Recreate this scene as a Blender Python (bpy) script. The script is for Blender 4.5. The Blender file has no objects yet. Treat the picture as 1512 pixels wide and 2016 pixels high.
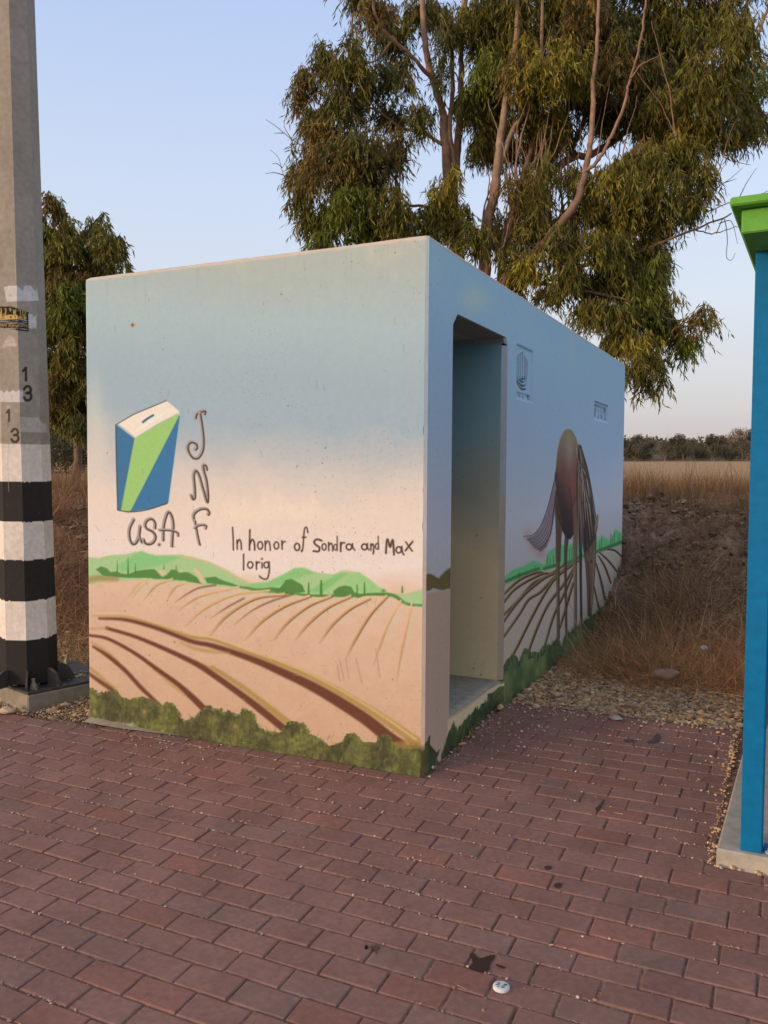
import bpy, math
import numpy as np

# ------------------------------------------------------------------ camera, sky, sun, exposure
sc = bpy.context.scene
FPX = 1668.45                                   # focal length in pixels of the 1512 x 2016 photograph
CAM = np.array([1.5862, -3.7343, 1.4702])
YAW, PITCH, ROLL = -0.4509, -0.0452, 0.0067
cy_, sy_ = math.cos(YAW), math.sin(YAW)
FW = np.array([sy_*math.cos(PITCH), cy_*math.cos(PITCH), math.sin(PITCH)])
_r = np.array([cy_, -sy_, 0.0]); _u = np.cross(_r, FW)
RT = _r*math.cos(ROLL) + _u*math.sin(ROLL)
UP = -_r*math.sin(ROLL) + _u*math.cos(ROLL)
from mathutils import Matrix, Vector
cam_d = bpy.data.cameras.new('camera'); cam = bpy.data.objects.new('camera', cam_d)
sc.collection.objects.link(cam); sc.camera = cam
cam.matrix_world = Matrix(((RT[0], UP[0], -FW[0], CAM[0]), (RT[1], UP[1], -FW[1], CAM[1]),
                           (RT[2], UP[2], -FW[2], CAM[2]), (0, 0, 0, 1)))
cam_d.sensor_fit = 'VERTICAL'; cam_d.sensor_height = 24.0; cam_d.lens = 24.0*FPX/2016
cam_d.clip_start = 0.05; cam_d.clip_end = 3000

SUN_AZ, SUN_EL = 35.0, 7.0                      # degrees from -Y toward -X, elevation
az, el = math.radians(SUN_AZ), math.radians(SUN_EL)
to_sun = Vector((-math.sin(az)*math.cos(el), -math.cos(az)*math.cos(el), math.sin(el)))
sun_d = bpy.data.lights.new('sun', 'SUN'); sun = bpy.data.objects.new('sun', sun_d)
sc.collection.objects.link(sun)
sun_d.energy = 2.0; sun_d.angle = math.radians(9); sun_d.color = (1.0, 0.68, 0.42)
sun.rotation_euler = to_sun.to_track_quat('Z', 'Y').to_euler()

world = bpy.data.worlds.new('World'); sc.world = world; world.use_nodes = True
nt = world.node_tree; nt.nodes.clear()
wo = nt.nodes.new('ShaderNodeOutputWorld'); addn = nt.nodes.new('ShaderNodeAddShader')
sky = nt.nodes.new('ShaderNodeTexSky'); sky.sky_type = 'NISHITA'; sky.sun_disc = False
sky.sun_elevation = el; sky.sun_rotation = math.atan2(to_sun.x, to_sun.y); sky.dust_density = 2.0
b1 = nt.nodes.new('ShaderNodeBackground'); b1.inputs[1].default_value = 0.05
nt.links.new(sky.outputs[0], b1.inputs[0])
tc = nt.nodes.new('ShaderNodeTexCoord'); sp = nt.nodes.new('ShaderNodeSeparateXYZ')
rp = nt.nodes.new('ShaderNodeValToRGB'); b2 = nt.nodes.new('ShaderNodeBackground')
nt.links.new(tc.outputs['Generated'], sp.inputs[0]); nt.links.new(sp.outputs[2], rp.inputs[0])
nt.links.new(rp.outputs[0], b2.inputs[0])
stops = [(0.0, (.46, .42, .46)), (.05, (.50, .46, .51)), (.11, (.58, .56, .62)), (.19, (.62, .65, .74)),
         (.30, (.57, .65, .82)), (.47, (.45, .56, .82)), (.62, (.42, .48, .62)), (1.0, (.36, .40, .50))]
cr = rp.color_ramp
while len(cr.elements) < len(stops): cr.elements.new(0.5)
for e_, (p_, c_) in zip(cr.elements, stops): e_.position = p_; e_.color = (*c_, 1)
b2.inputs[1].default_value = 1.0
# the warm glow that fills the low sky on the sun's side
gv = nt.nodes.new('ShaderNodeVectorMath'); gv.operation = 'DOT_PRODUCT'; gv.inputs[1].default_value = to_sun
gm0 = nt.nodes.new('ShaderNodeMapRange'); gm0.inputs[1].default_value = 0.1; gm0.inputs[2].default_value = 1.0
gp0 = nt.nodes.new('ShaderNodeMath'); gp0.operation = 'POWER'; gp0.inputs[1].default_value = 1.6
b3 = nt.nodes.new('ShaderNodeBackground'); b3.inputs[0].default_value = (1.0, .62, .34, 1); add2 = nt.nodes.new('ShaderNodeAddShader')
nt.links.new(tc.outputs['Generated'], gv.inputs[0]); nt.links.new(gv.outputs['Value'], gm0.inputs[0]); nt.links.new(gm0.outputs[0], gp0.inputs[0])
gs0 = nt.nodes.new('ShaderNodeMath'); gs0.operation = 'MULTIPLY'; gs0.inputs[1].default_value = .9
nt.links.new(gp0.outputs[0], gs0.inputs[0]); nt.links.new(gs0.outputs[0], b3.inputs[1])
nt.links.new(b1.outputs[0], addn.inputs[0]); nt.links.new(b2.outputs[0], addn.inputs[1])
nt.links.new(addn.outputs[0], add2.inputs[0]); nt.links.new(b3.outputs[0], add2.inputs[1]); nt.links.new(add2.outputs[0], wo.inputs[0])
vs = sc.view_settings; vs.view_transform = 'Standard'; vs.look = 'None'; vs.exposure = 0.0; vs.gamma = 1.0
vs.use_curve_mapping = False

rng = np.random.default_rng(7)

# ------------------------------------------------------------------ helpers
def ray(px, py): return RT*(px-756)/FPX - UP*(py-1008)/FPX + FW
def P3(px, py, t): return CAM + t*ray(px, py)
def on_side(px, py):                            # photograph pixel -> (y, z) on the wall plane x = 0
    d = ray(px, py); p = CAM + (0-CAM[0])/d[0]*d; return p[1], p[2]
def photo_px(V):
    d = V - CAM; w = d@FW
    return 756 + FPX*(d@RT)/w, 1008 - FPX*(d@UP)/w
GX, GY = .0058, .06
def G(x, y): return GX*x + GY*y
def on_ground(px, py, dz=0.0):
    d = ray(px, py); n = np.array([-GX, -GY, 1.0]); return CAM + (dz-n@CAM)/(n@d)*d
def lin(c):
    c = np.asarray(c, float)/255.0
    return np.where(c <= .04045, c/12.92, ((c+.055)/1.055)**2.4)

_lat = rng.random((256, 256))
def vnoise(x, y):
    x = np.asarray(x, float); y = np.asarray(y, float)
    xi = np.floor(x).astype(int); yi = np.floor(y).astype(int)
    fx = x-xi; fy = y-yi; fx = fx*fx*(3-2*fx); fy = fy*fy*(3-2*fy)
    a = _lat[xi & 255, yi & 255]; b = _lat[(xi+1) & 255, yi & 255]
    c = _lat[xi & 255, (yi+1) & 255]; d = _lat[(xi+1) & 255, (yi+1) & 255]
    return (a*(1-fx)+b*fx)*(1-fy) + (c*(1-fx)+d*fx)*fy
def fbm(x, y, o=4, g=.5):
    s = 0; a = 1; t = 0
    for k in range(o):
        s = s + a*vnoise(np.asarray(x)*2**k+17.3*k, np.asarray(y)*2**k+5.1*k); t += a; a *= g
    return s/t

def mesh_obj(name, V, F, mat, parent=None, col=None, smooth=False, link=True):
    """V (N,3); F (M,k) array of equal-sided faces, or a list of such arrays"""
    me = bpy.data.meshes.new(name)
    Fs = F if isinstance(F, list) else [F]
    Fs = [np.asarray(f, np.int64) for f in Fs if len(f)]
    V = np.asarray(V, float)
    me.vertices.add(len(V)); me.vertices.foreach_set('co', V.ravel())
    loops = np.concatenate([f.ravel() for f in Fs]); sizes = np.concatenate([np.full(len(f), f.shape[1]) for f in Fs])
    me.loops.add(len(loops)); me.loops.foreach_set('vertex_index', loops.astype(np.int32))
    me.polygons.add(len(sizes)); starts = np.concatenate([[0], np.cumsum(sizes)[:-1]])
    me.polygons.foreach_set('loop_start', starts.astype(np.int32))
    me.polygons.foreach_set('use_smooth', np.full(len(sizes), bool(smooth)))
    me.update(calc_edges=True); me.validate()
    if col is not None:
        at = me.color_attributes.new('Col', 'FLOAT_COLOR', 'POINT')
        c = np.ones((len(V), 4)); c[:, :3] = col; at.data.foreach_set('color', c.ravel())
    me.materials.append(mat)
    o = bpy.data.objects.new(name, me); sc.collection.objects.link(o)
    if parent is not None: o.parent = parent
    return o
def tag(o, label=None, cat=None, group=None, kind=None):
    if label: o['label'] = label
    if cat: o['category'] = cat
    if group: o['group'] = group
    if kind: o['kind'] = kind
    return o
def empty(name, loc, label, cat, group=None):
    o = bpy.data.objects.new(name, None); sc.collection.objects.link(o); o.location = loc
    o.empty_display_size = .1
    o['_o'] = 0; del o['_o']
    return tag(o, label, cat, group)
def child(o, root):                              # geometry was written in world coordinates
    o.parent = root; o.matrix_parent_inverse = Matrix.Translation(-Vector(root.location))
    return o
def grid_faces(nc, nr):                          # vertex index = c*nr + r
    c, r = np.meshgrid(np.arange(nc-1), np.arange(nr-1), indexing='ij')
    a = (c*nr+r).ravel(); return np.stack([a, a+nr, a+nr+1, a+1], 1)
class MB:                                        # collects boxes, prisms, tubes into one mesh
    def __init__(s): s.V = []; s.F = {}; s.n = 0; s.C = []
    def add(s, V, F, col=None):
        V = np.asarray(V, float)
        for f in F:
            s.F.setdefault(len(f), []).append([i+s.n for i in f])
        s.V.append(V); s.n += len(V)
        s.C.append(np.tile(np.asarray(col if col is not None else (1, 1, 1), float), (len(V), 1)))
    def box(s, lo, hi, bev=0.0, rot=0.0, piv=(0, 0, 0), col=None):
        lo = np.array(lo, float); hi = np.array(hi, float); b = bev
        if b <= 0:
            V = np.array([[(lo, hi)[i][0], (lo, hi)[j][1], (lo, hi)[k][2]] for i in (0, 1) for j in (0, 1) for k in (0, 1)])
            F = [(0, 1, 3, 2), (4, 6, 7, 5), (0, 4, 5, 1), (2, 3, 7, 6), (0, 2, 6, 4), (1, 5, 7, 3)]
        else:
            V = []; idx = {}
            for i in (0, 1):
                for j in (0, 1):
                    for k in (0, 1):
                        c = np.array([(lo, hi)[i][0], (lo, hi)[j][1], (lo, hi)[k][2]])
                        sg = np.array([1-2*i, 1-2*j, 1-2*k])*b
                        for a in range(3):
                            off = sg.copy(); off[a] = 0; idx[(i, j, k, a)] = len(V); V.append(c+off)
            V = np.array(V); F = []
            def q(a, o): # face normal axis a, side o
                b1_, b2_ = [(1, 2), (2, 0), (0, 1)][a]
                seq = [(0, 0), (1, 0), (1, 1), (0, 1)]
                r_ = []
                for (p, w_) in seq:
                    ijk = [0, 0, 0]; ijk[a] = o; ijk[b1_] = p; ijk[b2_] = w_; r_.append(idx[(*ijk, a)])
                return r_ if o else r_[::-1]
            for a in range(3):
                for o in (0, 1): F.append(q(a, o))
            for a in range(3):                       # edges along axis a
                b1_, b2_ = [(1, 2), (2, 0), (0, 1)][a]
                for p in (0, 1):
                    for w_ in (0, 1):
                        e = []
                        for (e_a, n_) in ((0, b1_), (1, b1_), (1, b2_), (0, b2_)):
                            ijk = [0, 0, 0]; ijk[a] = e_a; ijk[b1_] = p; ijk[b2_] = w_; e.append(idx[(*ijk, n_)])
                        F.append(e if (p ^ w_) else e[::-1])
            for i in (0, 1):
                for j in (0, 1):
                    for k in (0, 1):
                        t_ = [idx[(i, j, k, a)] for a in range(3)]
                        F.append(t_ if (i ^ j ^ k) else t_[::-1])
        if rot:
            c, s_ = math.cos(rot), math.sin(rot); pv = np.array(piv, float)
            V = V - pv; V = np.stack([V[:, 0]*c-V[:, 1]*s_, V[:, 0]*s_+V[:, 1]*c, V[:, 2]], 1) + pv
        s.add(V, F, col)
    def prism(s, poly, a, b, axis=2, col=None):      # poly: 2-D points, extruded from a to b along axis
        n = len(poly); V = []
        for h in (a, b):
            for p in poly:
                v = [p[0], p[1]]; v.insert(axis, h); V.append(v)
        F = [tuple(range(n))[::-1], tuple(range(n, 2*n))] + [(i, (i+1) % n, (i+1) % n+n, i+n) for i in range(n)]
        s.add(V, F, col)
    def cyl(s, c, r, h, n=16, r2=None, col=None):
        r2 = r if r2 is None else r2
        a = np.arange(n)*2*math.pi/n
        V = np.concatenate([np.stack([c[0]+r*np.cos(a), c[1]+r*np.sin(a), np.full(n, c[2])], 1),
                            np.stack([c[0]+r2*np.cos(a), c[1]+r2*np.sin(a), np.full(n, c[2]+h)], 1)])
        F = [tuple(range(n))[::-1], tuple(range(n, 2*n))] + [(i, (i+1) % n, (i+1) % n+n, i+n) for i in range(n)]
        s.add(V, F, col)
    def build(s, name, mat, parent=None, smooth=False):
        o = mesh_obj(name, np.concatenate(s.V), [np.array(f) for f in s.F.values()], mat, None, np.concatenate(s.C), smooth)
        if parent is not None: child(o, parent)
        return o
def smooth_line(pts, k=6):
    p = np.asarray(pts, float)
    if len(p) < 3: return p
    q = np.vstack([2*p[0]-p[1], p, 2*p[-1]-p[-2]]); out = []
    for i in range(1, len(q)-2):
        for t in np.arange(k)/k:
            a, b, c, d = q[i-1], q[i], q[i+1], q[i+2]
            out.append(.5*((2*b)+(c-a)*t+(2*a-5*b+4*c-d)*t*t+(-a+3*b-3*c+d)*t**3))
    out.append(p[-1]); return np.array(out)
def tube(pts, rad, n=7):
    p = np.asarray(pts, float); m = len(p)
    rad = np.atleast_1d(np.asarray(rad, float)); rad = np.interp(np.linspace(0, 1, m), np.linspace(0, 1, len(rad)), rad)
    T = np.gradient(p, axis=0); T /= np.linalg.norm(T, axis=1)[:, None]+1e-9
    ref = np.array([.31, .95, .05]) if abs(T[0][1]) < .9 else np.array([1., 0, 0])
    A = np.cross(T, ref); A /= np.linalg.norm(A, axis=1)[:, None]+1e-9; B = np.cross(T, A)
    a = np.arange(n)*2*math.pi/n
    V = p[:, None, :] + rad[:, None, None]*(np.cos(a)[None, :, None]*A[:, None, :]+np.sin(a)[None, :, None]*B[:, None, :])
    V = V.reshape(-1, 3); i, j = np.meshgrid(np.arange(m-1), np.arange(n), indexing='ij')
    j2 = (j+1) % n
    F = np.stack([(i*n+j), (i*n+j2), ((i+1)*n+j2), ((i+1)*n+j)], -1).reshape(-1, 4)
    return V, F
def merge(parts):
    V = []; F = []; n = 0
    for v, f in parts: V.append(v); F.append(f+n); n += len(v)
    return np.concatenate(V), np.concatenate(F)

# ------------------------------------------------------------------ materials
def new_mat(name, rough=.8, spec=.3):
    m = bpy.data.materials.new(name); m.use_nodes = True; n = m.node_tree
    b = n.nodes['Principled BSDF']; b.inputs['Roughness'].default_value = rough
    b.inputs['Specular IOR Level'].default_value = spec
    return m, n, b
def nod(n, t, **kw):
    x = n.nodes.new(t)
    for k, v in kw.items(): setattr(x, k, v)
    return x
def noisy_mat(name, base=None, attr=True, rough=.85, amp=.25, scale=30, bump=.15, bscale=120, bdist=.002, spec=.25, island=0.0, transl=0.0, big=0.0):
    """base colour (or the Col attribute) multiplied by procedural noise, with bump"""
    m, n, b = new_mat(name, rough, spec); L = n.links
    if attr:
        a = nod(n, 'ShaderNodeAttribute', attribute_name='Col'); src = a.outputs['Color']
    else:
        a = nod(n, 'ShaderNodeRGB'); a.outputs[0].default_value = (*base, 1); src = a.outputs[0]
    geo = nod(n, 'ShaderNodeNewGeometry')
    tx = nod(n, 'ShaderNodeTexNoise'); tx.inputs['Scale'].default_value = scale; tx.inputs['Detail'].default_value = 6
    L.new(geo.outputs['Position'], tx.inputs['Vector'])
    mr = nod(n, 'ShaderNodeMapRange'); mr.inputs[1].default_value = .3; mr.inputs[2].default_value = .7
    mr.inputs[3].default_value = 1-amp; mr.inputs[4].default_value = 1+amp
    L.new(tx.outputs[0], mr.inputs[0]); fac = mr.outputs[0]
    if big:
        t2 = nod(n, 'ShaderNodeTexNoise'); t2.inputs['Scale'].default_value = scale*.08; t2.inputs['Detail'].default_value = 3
        L.new(geo.outputs['Position'], t2.inputs['Vector'])
        m2 = nod(n, 'ShaderNodeMapRange'); m2.inputs[1].default_value = .3; m2.inputs[2].default_value = .7
        m2.inputs[3].default_value = 1-big; m2.inputs[4].default_value = 1+big; L.new(t2.outputs[0], m2.inputs[0])
        mm = nod(n, 'ShaderNodeMath', operation='MULTIPLY'); L.new(fac, mm.inputs[0]); L.new(m2.outputs[0], mm.inputs[1]); fac = mm.outputs[0]
    if island:
        m3 = nod(n, 'ShaderNodeMapRange'); m3.inputs[3].default_value = 1-island; m3.inputs[4].default_value = 1+island
        L.new(geo.outputs['Random Per Island'], m3.inputs[0])
        mm = nod(n, 'ShaderNodeMath', operation='MULTIPLY'); L.new(fac, mm.inputs[0]); L.new(m3.outputs[0], mm.inputs[1]); fac = mm.outputs[0]
    vm = nod(n, 'ShaderNodeVectorMath', operation='SCALE'); L.new(src, vm.inputs[0]); L.new(fac, vm.inputs['Scale'])
    L.new(vm.outputs[0], b.inputs['Base Color'])
    if bump:
        tb = nod(n, 'ShaderNodeTexNoise'); tb.inputs['Scale'].default_value = bscale; tb.inputs['Detail'].default_value = 5
        L.new(geo.outputs['Position'], tb.inputs['Vector'])
        bp = nod(n, 'ShaderNodeBump'); bp.inputs['Strength'].default_value = bump; bp.inputs['Distance'].default_value = bdist
        L.new(tb.outputs[0], bp.inputs['Height']); L.new(bp.outputs[0], b.inputs['Normal'])
    if transl:
        tr = nod(n, 'ShaderNodeBsdfTranslucent'); L.new(vm.outputs[0], tr.inputs[0])
        mx = nod(n, 'ShaderNodeMixShader'); mx.inputs[0].default_value = transl
        L.new(b.outputs[0], mx.inputs[1]); L.new(tr.outputs[0], mx.inputs[2])
        L.new(mx.outputs[0], n.nodes['Material Output'].inputs[0])
    return m
M_wall = noisy_mat('painted_concrete', rough=.8, amp=.03, scale=30, bump=.35, bscale=140, bdist=.0015, spec=.25)
M_conc = noisy_mat('raw_concrete', rough=.9, amp=.16, scale=22, bump=.5, bscale=150, bdist=.003, big=.1)
M_brick = noisy_mat('clay_paver', rough=.85, amp=.13, scale=45, bump=.6, bscale=330, bdist=.0014, spec=.2, big=.14)
M_soil = noisy_mat('soil', rough=.95, amp=.45, scale=26, bump=1.0, bscale=30, bdist=.035, spec=.05, big=.2)
M_stone = noisy_mat('gravel_stone', rough=.97, amp=.15, scale=90, bump=.2, bscale=300)
M_leaf = noisy_mat('eucalyptus_leaf', rough=.55, amp=.12, scale=3, bump=0, spec=.3, transl=.22)
M_bark = noisy_mat('eucalyptus_bark', rough=.85, amp=.3, scale=9, bump=.6, bscale=35, bdist=.01)
M_weed = noisy_mat('dry_stem', rough=.8, amp=.2, scale=8, bump=0, spec=.15, transl=.12)
M_pole = noisy_mat('painted_steel_pole', rough=.75, amp=.12, scale=35, bump=.35, bscale=110, bdist=.0012, big=.1)
M_black = noisy_mat('black_paint', rough=.5, amp=.2, scale=25, bump=.3, bscale=60, bdist=.001, spec=.4)
M_metal = noisy_mat('galvanised_metal', rough=.45, amp=.2, scale=40, bump=.2)
M_bus = noisy_mat('powder_coat', rough=.5, amp=.10, scale=28, bump=.08, bscale=40, spec=.12)
M_litter = noisy_mat('litter', rough=.5, amp=.08, scale=60, bump=.1)

# ------------------------------------------------------------------ painting tools: colours laid on wall vertices by where they stand
class Canvas:
    def __init__(s, px, py, base):
        s.x = px; s.y = py; s.c = np.array(base, float)
        s.n1 = fbm(px*.045, py*.045, 4); s.n2 = fbm(px*.3+40, py*.3, 3)
    def blend(s, m, a, col):
        c = np.asarray(col, float)
        s.c[m] = s.c[m]*(1-a[:, None]) + c*a[:, None]
    def stroke(s, pts, w, col, soft=.8, alpha=1.0, smooth=True, ends=None):
        p = smooth_line(pts) if smooth else np.asarray(pts, float)
        w = np.interp(np.linspace(0, 1, len(p)), np.linspace(0, 1, np.size(w)), np.atleast_1d(w))/2.
        al = np.ones(len(p)) if ends is None else np.interp(np.linspace(0, 1, len(p)), np.linspace(0, 1, len(ends)), ends)
        R = w.max()+soft*2
        m = np.where((s.x > p[:, 0].min()-R) & (s.x < p[:, 0].max()+R) & (s.y > p[:, 1].min()-R) & (s.y < p[:, 1].max()+R))[0]
        if not len(m): return
        X = s.x[m]; Y = s.y[m]; best = np.full(len(m), 1e9); ba = np.ones(len(m))
        for i in range(len(p)-1):
            a, b = p[i], p[i+1]; d = b-a; L = d@d+1e-9
            t = np.clip(((X-a[0])*d[0]+(Y-a[1])*d[1])/L, 0, 1)
            ds = np.hypot(X-a[0]-t*d[0], Y-a[1]-t*d[1]) - (w[i]*(1-t)+w[i+1]*t)
            k = ds < best; best[k] = ds[k]; ba[k] = (al[i]*(1-t)+al[i+1]*t)[k]
        a = np.clip(.5-best/(2*soft), 0, 1)*alpha*ba
        k = a > .003; s.blend(m[k], a[k], col)
    def loop(s, cx, cy, rx, ry, w, col, k=12, **kw):
        t = np.linspace(0, 2*math.pi, k+1); s.stroke(np.stack([cx+rx*np.cos(t), cy+ry*np.sin(t)], 1), w, col, smooth=False, **kw)
    def poly(s, pts, col, soft=.8, alpha=1.0, rag=0.0, colf=None):
        p = np.asarray(pts, float); R = soft*2+rag
        m = np.where((s.x > p[:, 0].min()-R) & (s.x < p[:, 0].max()+R) & (s.y > p[:, 1].min()-R) & (s.y < p[:, 1].max()+R))[0]
        if not len(m): return
        X = s.x[m]; Y = s.y[m]
        if rag: X = X+(s.n2[m]-.5)*rag*2; Y = Y+(s.n1[m]-.5)*rag*2
        ins = np.zeros(len(m), bool); best = np.full(len(m), 1e9)
        for i in range(len(p)):
            a, b = p[i], p[(i+1) % len(p)]; d = b-a
            cnd = ((a[1] > Y) != (b[1] > Y)) & (X < (b[0]-a[0])*(Y-a[1])/(b[1]-a[1]+1e-12)+a[0]); ins ^= cnd
            t = np.clip(((X-a[0])*d[0]+(Y-a[1])*d[1])/(d@d+1e-9), 0, 1)
            best = np.minimum(best, np.hypot(X-a[0]-t*d[0], Y-a[1]-t*d[1]))
        sd = np.where(ins, -best, best); a = np.clip(.5-sd/(2*soft), 0, 1)*alpha
        k = a > .003
        if colf is None: s.blend(m[k], a[k], col)
        else:
            c = colf(s, m[k]); s.c[m[k]] = s.c[m[k]]*(1-a[k][:, None])+c*a[k][:, None]
    def blob(s, cx, cy, rx, ry, col, alpha=1.0, hard=1.0):
        m = np.where((abs(s.x-cx) < rx*2.2) & (abs(s.y-cy) < ry*2.2))[0]
        q = ((s.x[m]-cx)/rx)**2+((s.y[m]-cy)/ry)**2; s.blend(m, np.exp(-q**hard)*alpha, col)
def ramp(v, keys):
    ks = [k for k, _ in keys]; cs = np.array([c for _, c in keys], float)
    return np.stack([np.interp(v, ks, cs[:, i]) for i in range(3)], -1)
def Z(ox, oy, s):                                # tracing helper: enlarged-crop coordinates -> photograph pixels
    return lambda *pts: [(ox+x/s, oy+y/s) for x, y in pts]
A1 = Z(160, 740, 4.2); A2 = Z(420, 940, 3.436); A3 = Z(160, 1080, 3.78); A4 = Z(980, 800, 3.6)

HEB = {  # stroke letters, unit box, x right, y up
 'mem': [[(.1, 1), (.3, .55), (.1, 0)], [(.3, .7), (.6, 1), (.9, .8), (.9, 0), (.5, 0)]],
 'yod': [[(.3, 1), (.7, 1), (.65, .55)]], 'gimel': [[(.3, 1), (.7, 1), (.7, .35), (.85, 0)], [(.7, .4), (.2, 0)]],
 'vav': [[(.3, 1), (.65, 1), (.65, 0)]], 'nun': [[(.3, 1), (.7, 1), (.7, 0), (.2, 0)]],
 'tav': [[(.1, 1), (.85, 1), (.85, 0)], [(.25, 1), (.25, .1), (.1, 0)]],
 'shin': [[(.1, 1), (.15, 0), (.85, 0), (.9, 1)], [(.5, 1), (.5, .5), (.2, .3)]],
 'resh': [[(.1, 1), (.8, 1), (.85, .8), (.85, 0)]], 'dalet': [[(.05, 1), (.95, 1)], [(.8, 1), (.8, 0)]],
 'he': [[(.1, 1), (.85, 1), (.85, 0)], [(.25, .65), (.25, 0)]], 'bet': [[(.1, 1), (.75, 1), (.8, 0)], [(.05, 0), (.95, 0)]],
 'tet': [[(.1, 1), (.1, 0), (.9, 0), (.9, 1), (.5, .9)]], 'het': [[(.15, 0), (.15, 1), (.85, 1), (.85, 0)]],
 'nunf': [[(.3, 1), (.65, 1), (.65, -.35)]], 'pe': [[(.45, .5), (.2, .5), (.2, 1), (.85, 1), (.85, 0), (.1, 0)]],
 'memf': [[(.15, 0), (.15, 1), (.85, 1), (.85, 0), (.15, 0)]], 'alef': [[(.1, 1), (.9, 0)], [(.8, 1), (.75, .6), (.6, .45)], [(.3, .75), (.15, .4), (.2, 0)]],
 'tick': [[(.4, 1), (.6, .7)]], 'sp': []}
DIG = {'0': [[(.5, 1), (.1, .7), (.1, .3), (.5, 0), (.9, .3), (.9, .7), (.5, 1)]], '1': [[(.25, .75), (.6, 1), (.6, 0)]],
 '2': [[(.1, .8), (.5, 1), (.9, .75), (.1, 0), (.9, 0)]], '3': [[(.12, .8), (.35, 1), (.7, .97), (.85, .75), (.7, .56), (.4, .53)], [(.4, .53), (.75, .5), (.9, .27), (.7, .03), (.35, 0), (.1, .2)]],
 '5': [[(.85, 1), (.2, 1), (.15, .55), (.6, .6), (.9, .3), (.5, 0), (.1, .1)]], '6': [[(.8, .95), (.2, .5), (.2, .15), (.5, 0), (.85, .3), (.5, .55), (.2, .4)]],
 '7': [[(.1, 1), (.9, 1), (.4, 0)]], '8': [[(.5, .55), (.15, .75), (.5, 1), (.85, .75), (.5, .55), (.1, .25), (.5, 0), (.9, .25), (.5, .55)]],
 '/': [[(.1, 0), (.9, 1)]], '-': [[(.15, .5), (.85, .5)]], ' ': []}

# ================================================================== SETTING: terrain, pavement, gravel
def foot_y(x): return 1.95 + .25*np.clip(x, -14, 8) + 1.5*np.exp(-(x/.6)**2)
def crest_y(x): return 5.7 + .45*np.clip(x, -14, 8) + .9*np.exp(-(x/.6)**2)
def terrain(x, y, detail=True):
    x = np.asarray(x, float); y = np.asarray(y, float)
    z = GX*np.clip(x, -20, 20) + GY*np.clip(y, -7, .95) - .045
    fy = foot_y(x); cy = crest_y(x)
    v = (y-fy)/(cy-fy); vc = np.clip(v, 0, 1)
    bank = np.interp(vc, [0, .12, .4, .62, .85, 1], [0, .05, .26, .62, .98, 1.1])
    z = z + bank
    far = np.clip(y-cy, 0, None)
    z = z + np.interp(far, [0, 3, 20, 60, 110, 160, 240, 700], [0, .06, .18, .95, 2.2, 3.3, 7, 20])
    if detail:
        k = np.clip(v*3, 0, 1)*np.clip((3.5-v), 0, 1)
        n = fbm(x*1.3+3, y*1.3+9, 6, .62)-.5
        rdg = np.abs(fbm(x*2.6+31, y*2.2+7, 4, .6)-.5)
        n3 = fbm(x*9, y*9, 3)-.5; crk = np.clip(.06-np.abs(fbm(x*4+11, y*4+3, 3)-.5), 0, .06)/.06
        z = z + k*(n*.5 - rdg*.55 + n3*.10 + .06 - crk*.07)
    return z
def axis_vals(lo, hi, step, far_lo, far_hi, g=1.13):
    v = list(np.arange(lo, hi, step)); a = hi; s = step
    while a < far_hi: v.append(a); s *= g; a += s
    v.append(far_hi); a = lo; s = step; w_ = []
    while a > far_lo: s *= g; a -= s; w_.append(max(a, far_lo))
    return np.array(sorted(set(w_))+v)
xs = axis_vals(-7, 4.5, .035, -900, 900); ys = axis_vals(.4, 8.0, .035, -60, 1100)
XX, YY = np.meshgrid(xs, ys, indexing='ij')
ZZ = terrain(XX, YY)
col = np.zeros((XX.size, 3))
vv = ((YY-foot_y(XX))/(crest_y(XX)-foot_y(XX))).ravel(); nn = fbm(XX*3, YY*3, 4).ravel()
far_ = (YY-crest_y(XX)).ravel()
near_c = np.array([.26, .19, .125]); dirt = np.array([.17, .108, .068]); dirt2 = np.array([.27, .185, .125]); fieldc = np.array([.44, .29, .155]); scrub = np.array([.26, .14, .07])
t1 = np.clip(vv*4, 0, 1)[:, None]; mixd = np.clip((nn-.35)*3, 0, 1)[:, None]
col = near_c*(1-t1) + (dirt*(1-mixd)+dirt2*mixd)*t1
t2 = np.clip((far_)/1.5, 0, 1)[:, None]; col = col*(1-t2)+scrub*t2
t3 = np.clip((far_-9)/12, 0, 1)[:, None]; col = col*(1-t3)+fieldc*t3
t4 = np.clip((far_-112)/10, 0, 1)[:, None]; col = col*(1-t4)+np.array([.16, .11, .07])*t4
ground = mesh_obj('ground', np.stack([XX.ravel(), YY.ravel(), ZZ.ravel()], 1), grid_faces(len(xs), len(ys)), M_soil, None, col, True)
tag(ground, kind='structure')

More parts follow.
